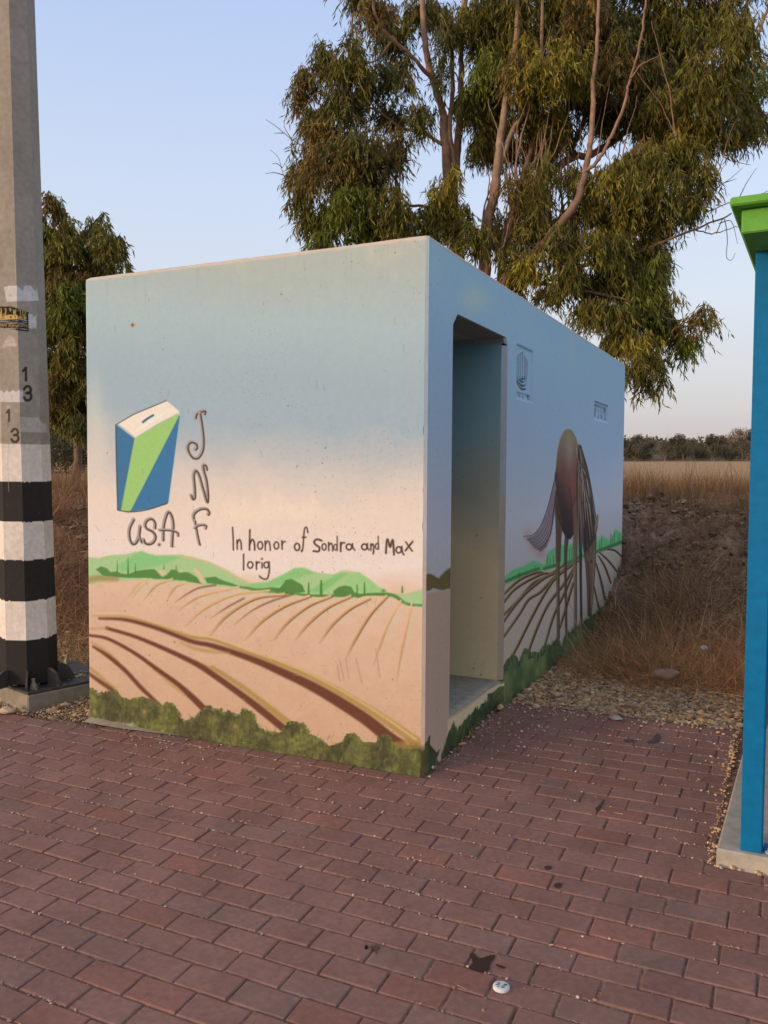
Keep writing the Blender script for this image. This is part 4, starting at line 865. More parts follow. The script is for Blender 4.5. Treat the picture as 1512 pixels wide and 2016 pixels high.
# ================================================================== STREET LIGHT POLE with striped foot
PZ0 = .115
pt_ = lambda px_, py_, y_: CAM+(y_-CAM[1])/ray(px_, py_)[1]*ray(px_, py_)
pb = pt_(56, 1262, .20); ptop = pt_(21, 0, .20)
lean = (ptop-pb)[:2]/(ptop[2]-pb[2])
R0, SLR = .176, -.0078                            # circumradius at the foot and its taper per metre
pole = empty('street_pole', (pb[0], pb[1], 0.02), 'grey octagonal street light pole with black and white striped foot', 'street pole')
to_cam = math.atan2(CAM[1]-pb[1], CAM[0]-pb[0])
a_first = to_cam-math.radians(22.5+4)             # an edge faces the viewer
zr = np.concatenate([np.arange(PZ0, 3.3, .0055), np.arange(3.3, 9.0, .15), [9.0]]); NU = 26
us = []; 
for f_ in range(8):
    a0 = a_first+math.radians(22.5)+f_*math.pi/4; a1 = a0+math.pi/4
    for j in range(NU):
        t = j/NU; p = (1-t)*np.array([math.cos(a0), math.sin(a0)])+t*np.array([math.cos(a1), math.sin(a1)]); us.append(p)
us.append(us[0]); us = np.array(us); nc, nr = len(us), len(zr)
ccx = pb[0]+lean[0]*(zr-pb[2]); ccy = pb[1]+lean[1]*(zr-pb[2]); Rz = R0+SLR*(zr-PZ0)
V = np.stack([ccx[None]+us[:, 0:1]*Rz[None], ccy[None]+us[:, 1:2]*Rz[None], np.repeat(zr[None], nc, 0)], -1)
Vf = V.reshape(-1, 3); px, py = photo_px(Vf)
front = (us@np.array([math.cos(to_cam), math.sin(to_cam)]) > .05)
front = np.repeat(front, nr)
zf = Vf[:, 2]; zn = zf+.012*(fbm(np.repeat(np.arange(nc), nr)*.09, zf*0+1, 3)-.5)*1.6
CON = np.array([.33, .30, .255]); WH = np.array([.70, .67, .62]); BK = np.array([.022, .021, .020])
c = np.tile(CON, (len(zf), 1))*(1+.18*(fbm(px*.05, py*.02, 4)-.5))[:, None]
def zat(py_): return pt_(62, py_, .07)[2]
zb_ = [zat(v) for v in (873, 948, 1028, 1104, 1185, 1262)]
for i, (hi_, lo_) in enumerate(zip([zb_[0], zb_[1], zb_[2], zb_[3], zb_[4], zb_[5]], zb_[1:]+[-1])):
    m_ = (zn < hi_) & (zn >= lo_); c[m_] = (WH if i % 2 == 0 else BK)
cv = Canvas(px, np.where(front, py, -9999), c*255)   # linear colours here
LW = lambda v: np.array(v, float)*255
WS = LW((.60, .60, .60)); INK = LW((.02, .02, .02))
Pq = Z(0, 500, 4.8)
cv.poly(Pq((38, 312), (90, 300), (160, 300), (200, 330), (215, 350), (230, 300), (290, 300), (325, 345), (340, 350), (350, 318), (368, 442), (150, 445), (64, 455)), WS, .5, .96)
cv.blob(20, 581, 2.6, 1.6, LW((.3, .27, .23)), .8)
cv.poly(Pq((270, 570), (300, 568), (325, 600), (342, 570), (345, 705), (272, 702)), WS, .5, .95)
cv.poly(Pq((0, 1290), (15, 1288), (25, 1300), (40, 1310), (65, 1287), (90, 1310), (125, 1285), (150, 1305), (175, 1285), (215, 1290), (226, 1400), (5, 1395)), WS, .5, .95)
cv.stroke(Pq((28, 1320), (30, 1365)), .8, INK, .5, .7, smooth=False); cv.stroke(Pq((108, 1340), (106, 1385)), .8, INK, .5, .6, smooth=False)
cv.poly(Pq((330, 1325), (405, 1318), (405, 1480), (360, 1478)), LW((.36, .34, .31)), .6, .9); cv.poly(Pq((215, 1400), (330, 1330), (350, 1475), (215, 1475)), LW((.3, .29, .28)), .8, .55, rag=3)
cv.poly(Pq((195, 1543), (360, 1545), (400, 1600), (430, 1600), (450, 1688), (200, 1683)), LW((.5, .49, .47)), .5, .95)
cv.stroke(Pq((350, 1590), (352, 1645)), 1, LW((.12, .11, .1)), .5, .9, smooth=False); cv.stroke(Pq((238, 1600), (240, 1630)), 1, LW((.12, .11, .1)), .5, .8, smooth=False)
cv.poly(Pq((25, 850), (60, 790), (80, 765), (110, 770), (145, 780), (155, 875), (90, 870), (25, 880)), LW((.55, .5, .44)), .8, .55, rag=6)
for i in range(9): cv.stroke(Pq((35+i*13, 860-rng.integers(0, 60)), (40+i*13, 868)), .9, LW((.7, .64, .56)), .5, .8, smooth=False)
def digits(txt, x0, y0, w_, h_, lw, colr_, gap=1.25, sh=0, slope=0):
    for i, ch in enumerate(txt):
        for ln in DIG[ch]:
            cv.stroke([(x0+(i*gap+a)*w_+sh*i, y0+h_*(1-b_)+slope*(i*gap+a)) for a, b_ in ln], lw, colr_, .5, .95, smooth=len(ln) > 3)
digits('1', 41.5, 724, 16, 25, 5.2, INK); digits('3', 45.5, 761, 18, 27, 5.4, INK)
digits('1', 10, 806.5, 13, 23, 3.8, LW((.05, .035, .03))); digits('3', 21, 845, 17, 25, 5.0, LW((.04, .03, .025)))
cv.stroke(Pq((75, 1560), (78, 1630)), 1.6, LW((.12, .09, .07)), .8, .7); cv.blob(16, 801, 3, 2.4, LW((.6, .55, .48)), .8)
cv.stroke([(17, 968), (16.5, 880), (28, 876)], 1.2, LW((.35, .33, .3)), .7, .5)
cv.stroke(Pq((135, 0), (148, 240)), 1.4, LW((.5, .44, .36)), .7, .7)
for _ in range(60):
    x = rng.uniform(3, 95); y = rng.uniform(640, 1260); cv.blob(x, y, rng.uniform(.5, 1.2), rng.uniform(.5, 1.1), LW((.18, .17, .16)), .5)
body = mesh_obj('shaft', Vf, grid_faces(nc, nr), M_pole, None, np.clip(cv.c/255, .004, .8), False); child(body, pole)
# the black sticker, a thin sheet lying on the facets
cen_px, cen_py = px.reshape(nc, nr), py.reshape(nc, nr)
sm = front.reshape(nc, nr) & (cen_px > -18) & (cen_px < 56.6) & (cen_py > 603+np.clip(cen_px-24, 0, 40)*.34) & (cen_py < 646+np.clip(cen_px, 0, 60)*.14)
Fp = grid_faces(nc, nr); fm = sm.ravel()[Fp].all(1)
nrm = np.repeat(us/np.linalg.norm(us, axis=1)[:, None], nr, 0); Vs = Vf.copy(); Vs[:, :2] += nrm*.0016
cs2 = Canvas(px, py, np.tile(LW((.014, .013, .013)), (len(px), 1))); cv_keep = cv; cv = cs2
GO = LW((.62, .42, .13))
cv.poly([(-20, 617.5), (30, 620.5), (52, 623), (52, 629.5), (-20, 627)], GO, .4)
for i, (L_) in enumerate(['tet', 'resh', 'alef', 'yod', 'nun', 'gimel', 'memf']):
    x1_ = 51.5-i*9.2
    for ln in HEB[L_]: cv.stroke([(x1_-7.2+6.2*a, (618.0 if x1_ < 30 else 620.5)-(11 if x1_ > 36 else 12)*b_*.85) for a, b_ in ln], 1.5, GO, .5, smooth=False)
for i, (L_) in enumerate(['mem', 'nun', 'vav', 'pe', 'yod', 'memf', 'sp']):
    x1_ = 47.5-i*7.6
    for ln in HEB[L_]: cv.stroke([(x1_-5.6+5.4*a, 627.5-.06*(50-x1_)*.8-4.6*b_) for a, b_ in ln], 1.1, INK, .4, smooth=False)
for r_, yk in enumerate((631.5, 634.8, 637.6)):
    x = 53.0
    while x > -16:
        l_ = rng.uniform(1.5, 5); cv.stroke([(x, yk-.04*(54-x)), (x-l_, yk-.04*(54-x)-.1)], 1.0, LW((.5, .5, .5)), .4, .8, smooth=False); x -= l_+1.2
digits('0178/1 050-5216812', -6, 638.2, 2.6, 4.2, .8, GO, 1.28, 0, .06)
x = 53
while x > -14: l_ = rng.uniform(1, 3); cv.stroke([(x, 648.5-.05*(54-x)), (x-l_, 648.5-.05*(54-x))], 1.2, LW((.5, .52, .54)), .4, .8, smooth=False); x -= l_+.7
u_, inv = np.unique(Fp[fm], return_inverse=True)
st = mesh_obj('sticker', Vs[u_], inv.reshape(-1, 4), M_pole, None, np.clip(cv.c[u_]/255, .004, .8), False); child(st, pole)
st['label'] = 'black and gold advertising sticker wrapped round the grey shaft'
# concrete footing and steel base plate, gussets, bolts
rotp = -.20; pc_ = np.array([pb[0]+.0, pb[1]+.16, 0]); HW = .345
corner = on_ground(55, 1400); back = on_ground(172, 1335, .11)
dv = back[:2]-corner[:2]; rotp = math.atan2(-dv[0], dv[1]); ux_ = np.array([math.cos(rotp), math.sin(rotp)]); uy_ = np.array([-math.sin(rotp), math.cos(rotp)])
def fpt(a, b_): return corner[:2]-ux_*a+uy_*b_     # a metres left of, b metres behind the near corner
S_ = .66; zt = G(corner[0], corner[1])+.108
def fbox(mb, a0, a1, b0, b1, z0, z1, col, bev=.006):
    ctr = fpt((a0+a1)/2, (b0+b1)/2); w_, d_ = abs(a1-a0)/2, abs(b1-b0)/2
    mb.box((ctr[0]-w_, ctr[1]-d_, z0), (ctr[0]+w_, ctr[1]+d_, z1), bev, rotp, (ctr[0], ctr[1], 0), col)
b = MB(); fbox(b, 0, S_, 0, S_, -.2, zt-.012, (.25, .225, .18), .008); b.build('concrete_footing', M_conc, pole)
b = MB(); fbox(b, .004, S_-.004, .004, S_-.004, zt-.012, zt+.006, (.055, .053, .05), .003); b.build('base_plate', M_black, pole)
pc2 = np.array([ccx[0], ccy[0]])
for i in range(8):
    a = a_first+math.radians(22.5)+i*math.pi/4 + math.radians(0)
    d_ = np.array([math.cos(a), math.sin(a)]); n_ = np.array([-d_[1], d_[0]])*.006
    r0_, r1_ = R0*.97, R0+.10
    prof = [(r0_, zt+.006), (r1_, zt+.006), (r1_, zt+.03), (r1_-.03, zt+.09), (r0_+.03, zt+.115), (r0_, zt+.115)]
    Vg = [(*(pc2+d_*r+n_*s_), z) for s_ in (-1, 1) for r, z in prof]; m_ = len(prof)
    b = MB(); b.add(Vg, [tuple(range(m_)), tuple(range(m_, 2*m_))[::-1]]+[(j, j+m_, (j+1) % m_+m_, (j+1) % m_) for j in range(m_)], (.06, .055, .05)); b.build('gusset', M_black, pole)
for (a, b_) in ((.075, .075), (S_-.075, .075), (.075, S_-.075), (S_-.075, S_-.075)):
    q = fpt(a, b_); b = MB(); z = zt+.006
    b.cyl((*q, z), .030, .005, 20, col=(.2, .18, .15)); b.cyl((*q, z+.005), .022, .018, 6, col=(.3, .27, .22)); b.cyl((*q, z+.023), .018, .012, 6, col=(.3, .27, .22)); b.cyl((*q, z+.035), .0115, .03, 12, col=(.26, .22, .17))
    b.build('anchor_bolt', M_metal, pole)
cap_z = 9.0; b = MB(); b.cyl((ccx[-1], ccy[-1], cap_z), Rz[-1]*1.02, .04, 8, col=(.3, .3, .28)); b.build('top_cap', M_metal, pole)
# debris on the base plate
q = [fpt(.10+rng.random()*.18, .33+rng.random()*.2) for _ in range(46)]+[fpt(rng.random()*.5, rng.random()*.3) for _ in range(24)]
n = len(q); s_ = .004+.009*rng.random(n)**2; v, f, c = stones(n, np.array([(*p, zt+.008+s*.4) for p, s in zip(q, s_)]), s_, SC[rng.integers(0, 6, n)]*.9)
o = mesh_obj('plate_gravel', v, f, M_stone, None, c); tag(o, 'small stones lying on the black base plate of the pole', 'gravel', kind='stuff')

# ================================================================== BUS STOP at the right
BR_ = math.radians(-2.0); PIV = np.array([1.35, -.33])
bs = empty('bus_stop', (2.6, .4, 0), 'bus stop with blue steel posts and bright green roof on a concrete slab', 'bus stop')
def bbox(mb, lo, hi, bev, col): mb.box(lo, hi, bev, BR_, (PIV[0], PIV[1], 0), col)
BLU = (.002, .15, .36); GRN = (.13, .40, .065)
zs0 = G(1.4, -.3)
n = 60; xsl = np.linspace(1.352, 4.3, n); 
b = MB(); b.box((1.352, -.325, -.2), (4.3, 1.9, .062), .008, BR_, (PIV[0], PIV[1], 0), (.36, .34, .30)); slab = b.build('slab', M_conc, bs)
for v_ in slab.data.vertices:                      # top follows the paving's slope
    if v_.co.z > -.1: v_.co.z += G(v_.co.x, v_.co.y)
POX = 1.434
def post(x, y, zb, ztop):
    b = MB(); bbox(b, (x, y, zb), (x+.076, y+.06, ztop), .004, BLU); o = b.build('post', M_bus, bs)
    b = MB(); bbox(b, (x+.078, y+.004, zb-.004), (x+.20, y+.10, zb+.007), .002, BLU); b.build('foot_plate', M_bus, bs)
    b = MB(); b.cyl((x+.105, y-.002, zb+.007), .017, .008, 6, col=(.4, .38, .34)); b.cyl((x+.105, y-.002, zb+.015), .009, .012, 12, col=(.4, .38, .34)); b.build('bolt', M_metal, bs)
for x, y in ((POX, -.30), (4.0, -.30), (POX+.05, 1.25), (4.0, 1.25)): post(x, y, .062+G(x, y), 2.31)
b = MB(); bbox(b, (1.375, -.62, 2.378), (4.25, 1.75, 2.408), .006, GRN); b.build('roof', M_bus, bs)
b = MB(); bbox(b, (1.408, -.57, 2.295), (4.22, 1.70, 2.3765), .005, GRN); b.build('fascia', M_bus, bs)
# perforated side screen and rear rails
b = MB(); bbox(b, (POX+.055, -.19, .42), (POX+.058, 1.2, 2.2), 0, (.09, .09, .09)); 
pm, pn, pb_ = new_mat('perforated_steel', .5, .4)
vz = nod(pn, 'ShaderNodeTexVoronoi'); vz.inputs['Scale'].default_value = 90; gm = nod(pn, 'ShaderNodeNewGeometry'); pn.links.new(gm.outputs['Position'], vz.inputs['Vector'])
rv = nod(pn, 'ShaderNodeMapRange'); rv.inputs[1].default_value = .3; rv.inputs[2].default_value = .32; rv.inputs[3].default_value = .01; rv.inputs[4].default_value = .14
pn.links.new(vz.outputs['Distance'], rv.inputs[0]); pn.links.new(rv.outputs[0], pb_.inputs['Base Color'])
b.build('side_screen', pm, bs)
b = MB(); bbox(b, (POX+.126, 1.27, .46), (4.0, 1.30, .54), .003, BLU); b.build('rear_rail', M_bus, bs)
b = MB(); bbox(b, (POX+.126, 1.276, .60), (4.0, 1.292, 2.1), .002, (.10, .12, .13)); b.build('rear_panel', M_bus, bs)

# ================================================================== TREES
def leaf_mesh(base, direc, length, width, side, cols):
    n = len(base); d = direc/np.linalg.norm(direc, axis=1)[:, None]
    s = np.cross(d, side); s /= np.linalg.norm(s, axis=1)[:, None]+1e-9
    mid = base+d*length[:, None]*.42; bend = np.cross(d, s)*length[:, None]*.07
    V = np.stack([base, mid+s*width[:, None]/2+bend, base+d*length[:, None]+bend*2, mid-s*width[:, None]/2+bend], 1)
    F = np.arange(4)[None]+4*np.arange(n)[:, None]
    return V.reshape(-1, 3), F, np.repeat(cols, 4, 0)
PAL = {'dark': [(.042, .052, .020), (.062, .068, .022), (.085, .070, .030), (.05, .05, .028)],
       'olive': [(.105, .100, .022), (.080, .090, .024), (.125, .092, .030), (.06, .068, .02)],
       'green': [(.090, .130, .022), (.075, .120, .025), (.12, .15, .028), (.06, .085, .02)],
       'yellow': [(.22, .20, .03), (.17, .165, .03), (.24, .17, .045), (.11, .11, .025)],
       'brown': [(.13, .078, .034), (.105, .075, .03), (.16, .088, .045), (.07, .06, .025)]}
def foliage(clusters, ll=.13, lw=.02, dens=1.0, depth_k=.9, grow=1.12):
    V, F, C, n0 = [], [], [], 0; tw = []
    for (cx, cy, rx, ry, t, pal, dn) in clusters:
        c0 = P3(cx, cy, t); rxm, rym = rx*t/FPX, ry*t/FPX
        ntw = max(3, int(dens*dn*rxm*rym*260))
        g = rng.normal(0, 1, (ntw, 3)); g /= np.linalg.norm(g, axis=1)[:, None]; g *= rng.random(ntw)[:, None]**.42
        # lumpy: pull twigs toward a few sub-centres
        k = max(4, int(ntw/15)); rxm *= grow; rym *= grow; sc_ = rng.normal(0, 1, (k, 3)); sc_ /= np.linalg.norm(sc_, axis=1)[:, None]; sc_ *= rng.random(k)[:, None]**.5
        g = g*.42+sc_[rng.integers(0, k, ntw)]*.78
        st_ = c0+g[:, :1]*RT*rxm*1.02+g[:, 1:2]*FW*max(rxm, rym)*depth_k+g[:, 2:]*np.array([0, 0, 1.])*rym*.95+np.array([0, 0, .06])
        L = rng.uniform(.14, .36, ntw); nl = 11
        hd = rng.normal(0, 1, (ntw, 2)); hd /= np.linalg.norm(hd, axis=1)[:, None]
        td = np.concatenate([hd*rng.uniform(.25, .8, (ntw, 1)), -np.ones((ntw, 1))*rng.uniform(.3, 1, (ntw, 1))], 1); td /= np.linalg.norm(td, axis=1)[:, None]
        s = (np.arange(nl)+.5)/nl
        pos = st_[:, None]+td[:, None]*(L[:, None, None]*s[None, :, None]); pos[..., 2] -= (s**2)[None]*L[:, None]*.3
        pos = pos.reshape(-1, 3); m = len(pos)
        ld = np.repeat(td, nl, 0)*.5+rng.normal(0, .42, (m, 3)); ld[:, 2] -= .8
        cc = (np.array(PAL[pal])*.66+np.array([.088, .090, .025])*.34)[rng.integers(0, 4, m)]*np.array([1.6, 1.55, .9])
        ctw = np.repeat((1+rng.normal(0, .22, ntw)), nl)[:, None]; cc = np.clip(cc*ctw*(1+rng.normal(0, .14, (m, 1))), .012, .5)
        v, f, c = leaf_mesh(pos, ld, rng.uniform(.65, 1.2, m)*ll, rng.uniform(.7, 1.25, m)*lw, rng.normal(0, 1, (m, 3)), cc)
        V.append(v); F.append(f+n0); C.append(c); n0 += len(v)
        for i in range(0, ntw, 6): tw.append((st_[i], td[i], L[i]))
        # a bare twig skeleton from the cluster middle to some of the sprays
        for i in range(0, ntw, 18): tw.append((c0+(st_[i]-c0)*.2, (st_[i]-c0)/(np.linalg.norm(st_[i]-c0)+1e-6), np.linalg.norm(st_[i]-c0)*.8))
    return np.concatenate(V), np.concatenate(F), np.concatenate(C), tw
def twig_mesh(tw, r=.004):
    V, F, n0 = [], [], 0
    for p, d, L in tw:
        pts = np.array([p, p+d*L*.5+rng.normal(0, .02, 3)*L, p+d*L]); v, f = tube(pts, [r, r*.8, r*.4], 3); V.append(v); F.append(f+n0); n0 += len(v)
    return np.concatenate(V), np.concatenate(F)
def limbs(specs, wig=.02):
    out = []
    for pts, r0, r1 in specs:
        p = np.array([P3(*q) for q in pts]); p = smooth_line(p, 8); m = len(p)
        w_ = np.cumsum(rng.normal(0, wig, (m, 3)), 0)*.35; w_ -= np.linspace(0, 1, m)[:, None]*w_[-1]; p = p+w_
        r = .66*np.linspace(r0, r1, m)*(1+.12*(rng.random(m)-.5)); out.append(tube(p, r, 8))
    return merge(out)

# ---- big eucalyptus behind the shelter
T0 = 13.0
big = empty('eucalyptus_tree', tuple(P3(985, 1000, T0)*np.array([1, 1, 0])+np.array([0, 0, 1.2])), 'tall many-stemmed eucalyptus with olive leaves and peeling pinkish bark behind the shelter', 'tree')
stems = [([(975, 930, 13), (955, 640, 13), (950, 520, 12.9), (956, 436, 12.8), (972, 377, 12.7), (984, 278, 12.6), (996, 198, 12.5), (1012, 111, 12.4), (1020, 0, 12.3), (1022, -160, 12.3)], .15, .045),
         ([(965, 930, 13.1), (925, 640, 13.2), (900, 520, 13.2), (888, 416, 13.2), (878, 300, 13.1), (875, 250, 13.1), (867, 198, 13), (849, 139, 13), (837, 60, 12.9), (828, -60, 12.8), (815, -200, 12.8)], .14, .05),
         ([(850, 155, 13), (809, 111, 12.7), (774, 79, 12.5), (742, 32, 12.3), (728, -40, 12.2)], .05, .03),
         ([(960, 900, 13.3), (912, 560, 13.4), (897, 413, 13.3), (899, 317, 13.3), (901, 238, 13.3), (905, 167, 13.3), (909, 99, 13.3), (918, 0, 13.3), (930, -160, 13.3)], .13, .04),
         ([(893, 330, 13.2), (887, 258, 13.1), (891, 178, 13), (893, 79, 13), (913, 10, 13), (940, -120, 13)], .07, .03),
         ([(985, 930, 12.9), (968, 640, 12.8), (966, 532, 12.7), (974, 397, 12.7), (990, 330, 12.6), (1028, 238, 12.5), (1056, 198, 12.4), (1071, 151, 12.3), (1068, 40, 12.2), (1075, -100, 12.2)], .09, .03),
         ([(990, 930, 12.8), (985, 640, 12.7), (992, 556, 12.5), (1040, 508, 12.3), (1091, 457, 12.1), (1125, 416, 12), (1146, 372, 12), (1156, 339, 12), (1163, 288, 11.9), (1173, 203, 11.9), (1174, 135, 11.9), (1178, 34, 11.9), (1185, -120, 11.9)], .13, .026),
         ([(1157, 337, 12), (1190, 305, 11.9), (1210, 254, 11.8), (1234, 186, 11.7), (1240, 156, 11.7), (1262, 90, 11.6), (1272, 20, 11.6), (1275, -60, 11.6)], .042, .018),
         ([(1240, 156, 11.7), (1271, 125, 11.6), (1310, 104, 11.5)], .018, .008),
         ([(980, 600, 12.9), (1000, 470, 12.9), (1020, 380, 12.9), (1045, 300, 13), (1060, 200, 13), (1100, 60, 13), (1110, -100, 13)], .09, .03),
         ([(985, 560, 13), (1010, 430, 13.1), (1040, 340, 13.2), (1080, 250, 13.3), (1130, 120, 13.4), (1150, -60, 13.4)], .08, .03),
         ([(1030, 400, 13.2), (1118, 315, 13.4), (1169, 301, 13.5), (1250, 250, 13.7), (1340, 180, 13.9), (1420, 60, 14), (1470, -60, 14)], .10, .04),
         ([(1118, 315, 13.4), (1150, 240, 13.5), (1180, 140, 13.6), (1230, 0, 13.7)], .07, .03),
         ([(1300, 210, 13.8), (1406, 163, 13.6), (1450, 135, 13.5), (1484, 95, 13.5), (1512, 20, 13.4), (1525, -60, 13.4)], .06, .03),
         ([(1060, 560, 12.6), (1150, 520, 12.5), (1261, 491, 12.3), (1298, 474, 12.2), (1372, 447, 12.1), (1440, 420, 12)], .055, .016),
         ([(1366, 452, 12.1), (1400, 462, 12.1), (1430, 455, 12), (1454, 447, 12)], .016, .007), ([(1385, 420, 12.2), (1440, 400, 12.1), (1490, 385, 12), (1530, 375, 12)], .014, .006),
         ([(1060, 560, 12.6), (1130, 570, 12.2), (1220, 590, 12), (1300, 620, 11.9), (1380, 640, 11.8)], .04, .012), ([(1130, 570, 12.2), (1200, 640, 12), (1270, 720, 12)], .03, .01),
         ([(890, 440, 13.2), (850, 410, 13), (805, 400, 12.8), (780, 350, 12.7), (740, 300, 12.6)], .045, .018), ([(880, 290, 13.2), (830, 258, 13), (790, 250, 12.9), (760, 230, 12.8), (700, 200, 12.6), (640, 195, 12.5)], .045, .016),
         ([(740, 300, 12.6), (690, 280, 12.5), (640, 290, 12.4)], .02, .01), ([(774, 79, 12.5), (740, 120, 12.4), (700, 130, 12.3), (660, 150, 12.3)], .025, .01),
         ([(700, 200, 12.6), (620, 180, 12.6), (590, 240, 12.6)], .012, .005)]
for _ in range(34):                               # the many thin upright shoots in the middle
    x = rng.uniform(960, 1130); y = rng.uniform(430, 560); t = rng.uniform(12.2, 13.2); dx = rng.normal(20, 45); hh = rng.uniform(160, 430)
    stems.append(([(x, y, t), (x+dx*.3+rng.normal(0, 8), y-hh*.35, t-.05), (x+dx*.6+rng.normal(0, 10), y-hh*.7, t-.1), (x+dx, y-hh, t-.1)], rng.uniform(.012, .03), .006))
for _ in range(14):
    x = rng.uniform(1130, 1420); y = rng.uniform(250, 420); t = rng.uniform(11.8, 13.6); dx = rng.normal(20, 40); hh = rng.uniform(100, 260)
    stems.append(([(x, y, t), (x+dx*.4, y-hh*.5, t), (x+dx, y-hh, t)], rng.uniform(.01, .022), .005))
v, f = limbs(stems)
bc = np.array([.26, .165, .115])*(1+.5*(fbm(v[:, 0]*3, v[:, 2]*.9, 4)-.5))[:, None]; gm_ = np.clip((fbm(v[:, 0]*2+9, v[:, 2]*.6, 3)-.5)*4, 0, 1)[:, None]; bc = bc*(1-gm_*.5)+np.array([.34, .28, .23])*gm_*.5
child(mesh_obj('trunk', v, f, M_bark, None, bc, True), big)
CL = []
def cl(lst, pal, tlo, thi, dn=1.0):
    for q in lst: CL.append((*q[:4], rng.uniform(tlo, thi), q[4] if len(q) > 4 else pal, dn*(q[5] if len(q) > 5 else 1)))
cl([(598, 175, 28, 45, 'brown'), (612, 235, 34, 40, 'dark'), (645, 130, 34, 50, 'olive'), (690, 115, 42, 50, 'olive'), (665, 190, 50, 45, 'dark'), (720, 170, 40, 40, 'dark', .7), (640, 265, 55, 40, 'brown'), (600, 320, 38, 45, 'olive'), (655, 330, 60, 50, 'brown'),
    (590, 385, 34, 32, 'olive', .8), (610, 425, 30, 28, 'olive', .6), (705, 300, 55, 50, 'dark'), (765, 290, 45, 50, 'brown'), (770, 220, 40, 35, 'dark', .8), (820, 235, 34, 30, 'dark', .9), (760, 150, 34, 40, 'dark', .5), (725, 350, 50, 40, 'olive')], 'olive', 12.2, 13.2)
cl([(690, 395, 50, 55, 'green'), (655, 430, 45, 45, 'green'), (720, 440, 60, 40, 'green'), (700, 365, 36, 36, 'green'), (640, 478, 34, 18, 'green'), (770, 400, 45, 45, 'olive'), (790, 450, 50, 40, 'olive'), (840, 440, 45, 45, 'olive'), (870, 380, 38, 38, 'yellow', .8), (895, 430, 45, 38, 'yellow'), (880, 340, 22, 28, 'yellow', .7), (930, 465, 45, 34, 'olive', .9)], 'green', 12.0, 12.7)
cl([(735, 15, 34, 40, 'brown'), (770, 60, 42, 45, 'dark'), (790, 130, 32, 40, 'dark', .55), (810, 20, 36, 45, 'olive', .8), (805, 170, 24, 30, 'dark', .5), (700, -20, 40, 30, 'dark'), (880, 60, 30, 60, 'dark', .6), (940, 50, 45, 70, 'olive'), (960, 130, 45, 50, 'green', .9), (925, 190, 30, 40, 'olive', .7), (985, 60, 45, 80, 'dark'), (870, 150, 20, 50, 'dark', .4), (860, 10, 40, 40, 'dark', .7)], 'dark', 12.3, 13.7)
cl([(1030, 60, 60, 80, 'olive'), (1085, 30, 60, 60, 'yellow', .8), (1060, 150, 55, 60, 'yellow', .7), (1140, 60, 60, 80, 'brown'), (1110, 130, 50, 50, 'yellow', .8), (1200, 50, 70, 70, 'dark'), (1260, 70, 60, 70, 'dark'), (1320, 50, 70, 70, 'olive'), (1390, 50, 60, 70, 'brown'), (1440, 70, 45, 75, 'olive'), (1150, 150, 55, 55, 'dark'), (1210, 150, 60, 50, 'brown'),
    (1270, 150, 60, 55, 'dark'), (1330, 130, 60, 60, 'brown'), (1390, 160, 55, 60, 'olive'), (1440, 190, 40, 60, 'olive'), (1480, 170, 38, 70, 'green', .9), (1495, 240, 30, 40, 'dark', .9), (1040, 210, 45, 50, 'olive', .7), (1010, 160, 30, 60, 'brown', .6), (1090, 215, 40, 40, 'yellow', .6), (1180, 215, 45, 34, 'dark', .9), (1225, 225, 50, 34, 'dark'), (1290, 215, 55, 40, 'dark'), (1350, 220, 50, 45, 'brown'),
    (1400, 245, 45, 40, 'olive'), (1450, 250, 45, 32, 'olive', .9)], 'dark', 11.9, 14.0)
for i in range(10): CL.append((1000+i*52, -70+rng.normal(0, 15), 60, 70, rng.uniform(12.5, 13.8), ['dark', 'olive', 'brown'][i % 3], .8))
cl([(1350, 250, 30, 32, 'yellow'), (1300, 290, 50, 40, 'yellow', .8), (1250, 310, 55, 40, 'olive'), (1340, 310, 48, 45, 'olive'), (1370, 350, 32, 48, 'olive', .8), (1200, 340, 45, 40, 'yellow', .8), (1260, 370, 60, 45, 'olive'), (1330, 380, 52, 45, 'olive'), (1170, 400, 50, 45, 'olive', .8), (1230, 430, 55, 40, 'yellow', .9), (1300, 430, 50, 38, 'olive', .8), (1355, 420, 34, 30, 'olive', .6),
    (1120, 360, 30, 40, 'dark', .6), (1070, 330, 34, 50, 'olive', .45), (1050, 440, 45, 45, 'olive', .7), (1110, 470, 45, 40, 'dark', .8), (1010, 480, 40, 40, 'olive', .7), (1050, 520, 40, 30, 'yellow', .8), (1160, 470, 45, 40, 'olive', .8), (1210, 490, 50, 40, 'olive'), (1270, 490, 42, 45, 'yellow', .8), (1310, 500, 28, 35, 'olive', .6), (1020, 380, 30, 50, 'brown', .5)], 'olive', 11.7, 12.6)
cl([(1120, 540, 45, 34, 'olive'), (1170, 545, 45, 38, 'dark'), (1225, 545, 50, 42, 'olive'), (1280, 545, 42, 42, 'green'), (1150, 600, 40, 30, 'olive'), (1200, 610, 50, 38, 'olive'), (1260, 605, 50, 42, 'green'), (1310, 600, 32, 42, 'olive'), (1215, 665, 40, 34, 'olive'), (1265, 665, 45, 36, 'yellow'), (1320, 650, 38, 36, 'olive'), (1350, 680, 26, 30, 'green', .8), (1375, 625, 26, 24, 'brown', .8), (1400, 620, 14, 24, 'green', .7),
    (1250, 715, 28, 30, 'olive', .8), (1290, 710, 34, 28, 'dark', .8), (1268, 755, 18, 24, 'olive', .7), (1308, 745, 10, 26, 'yellow', .7), (1235, 735, 14, 30, 'dark', .7), (1090, 570, 30, 22, 'dark')], 'olive', 11.5, 12.3)
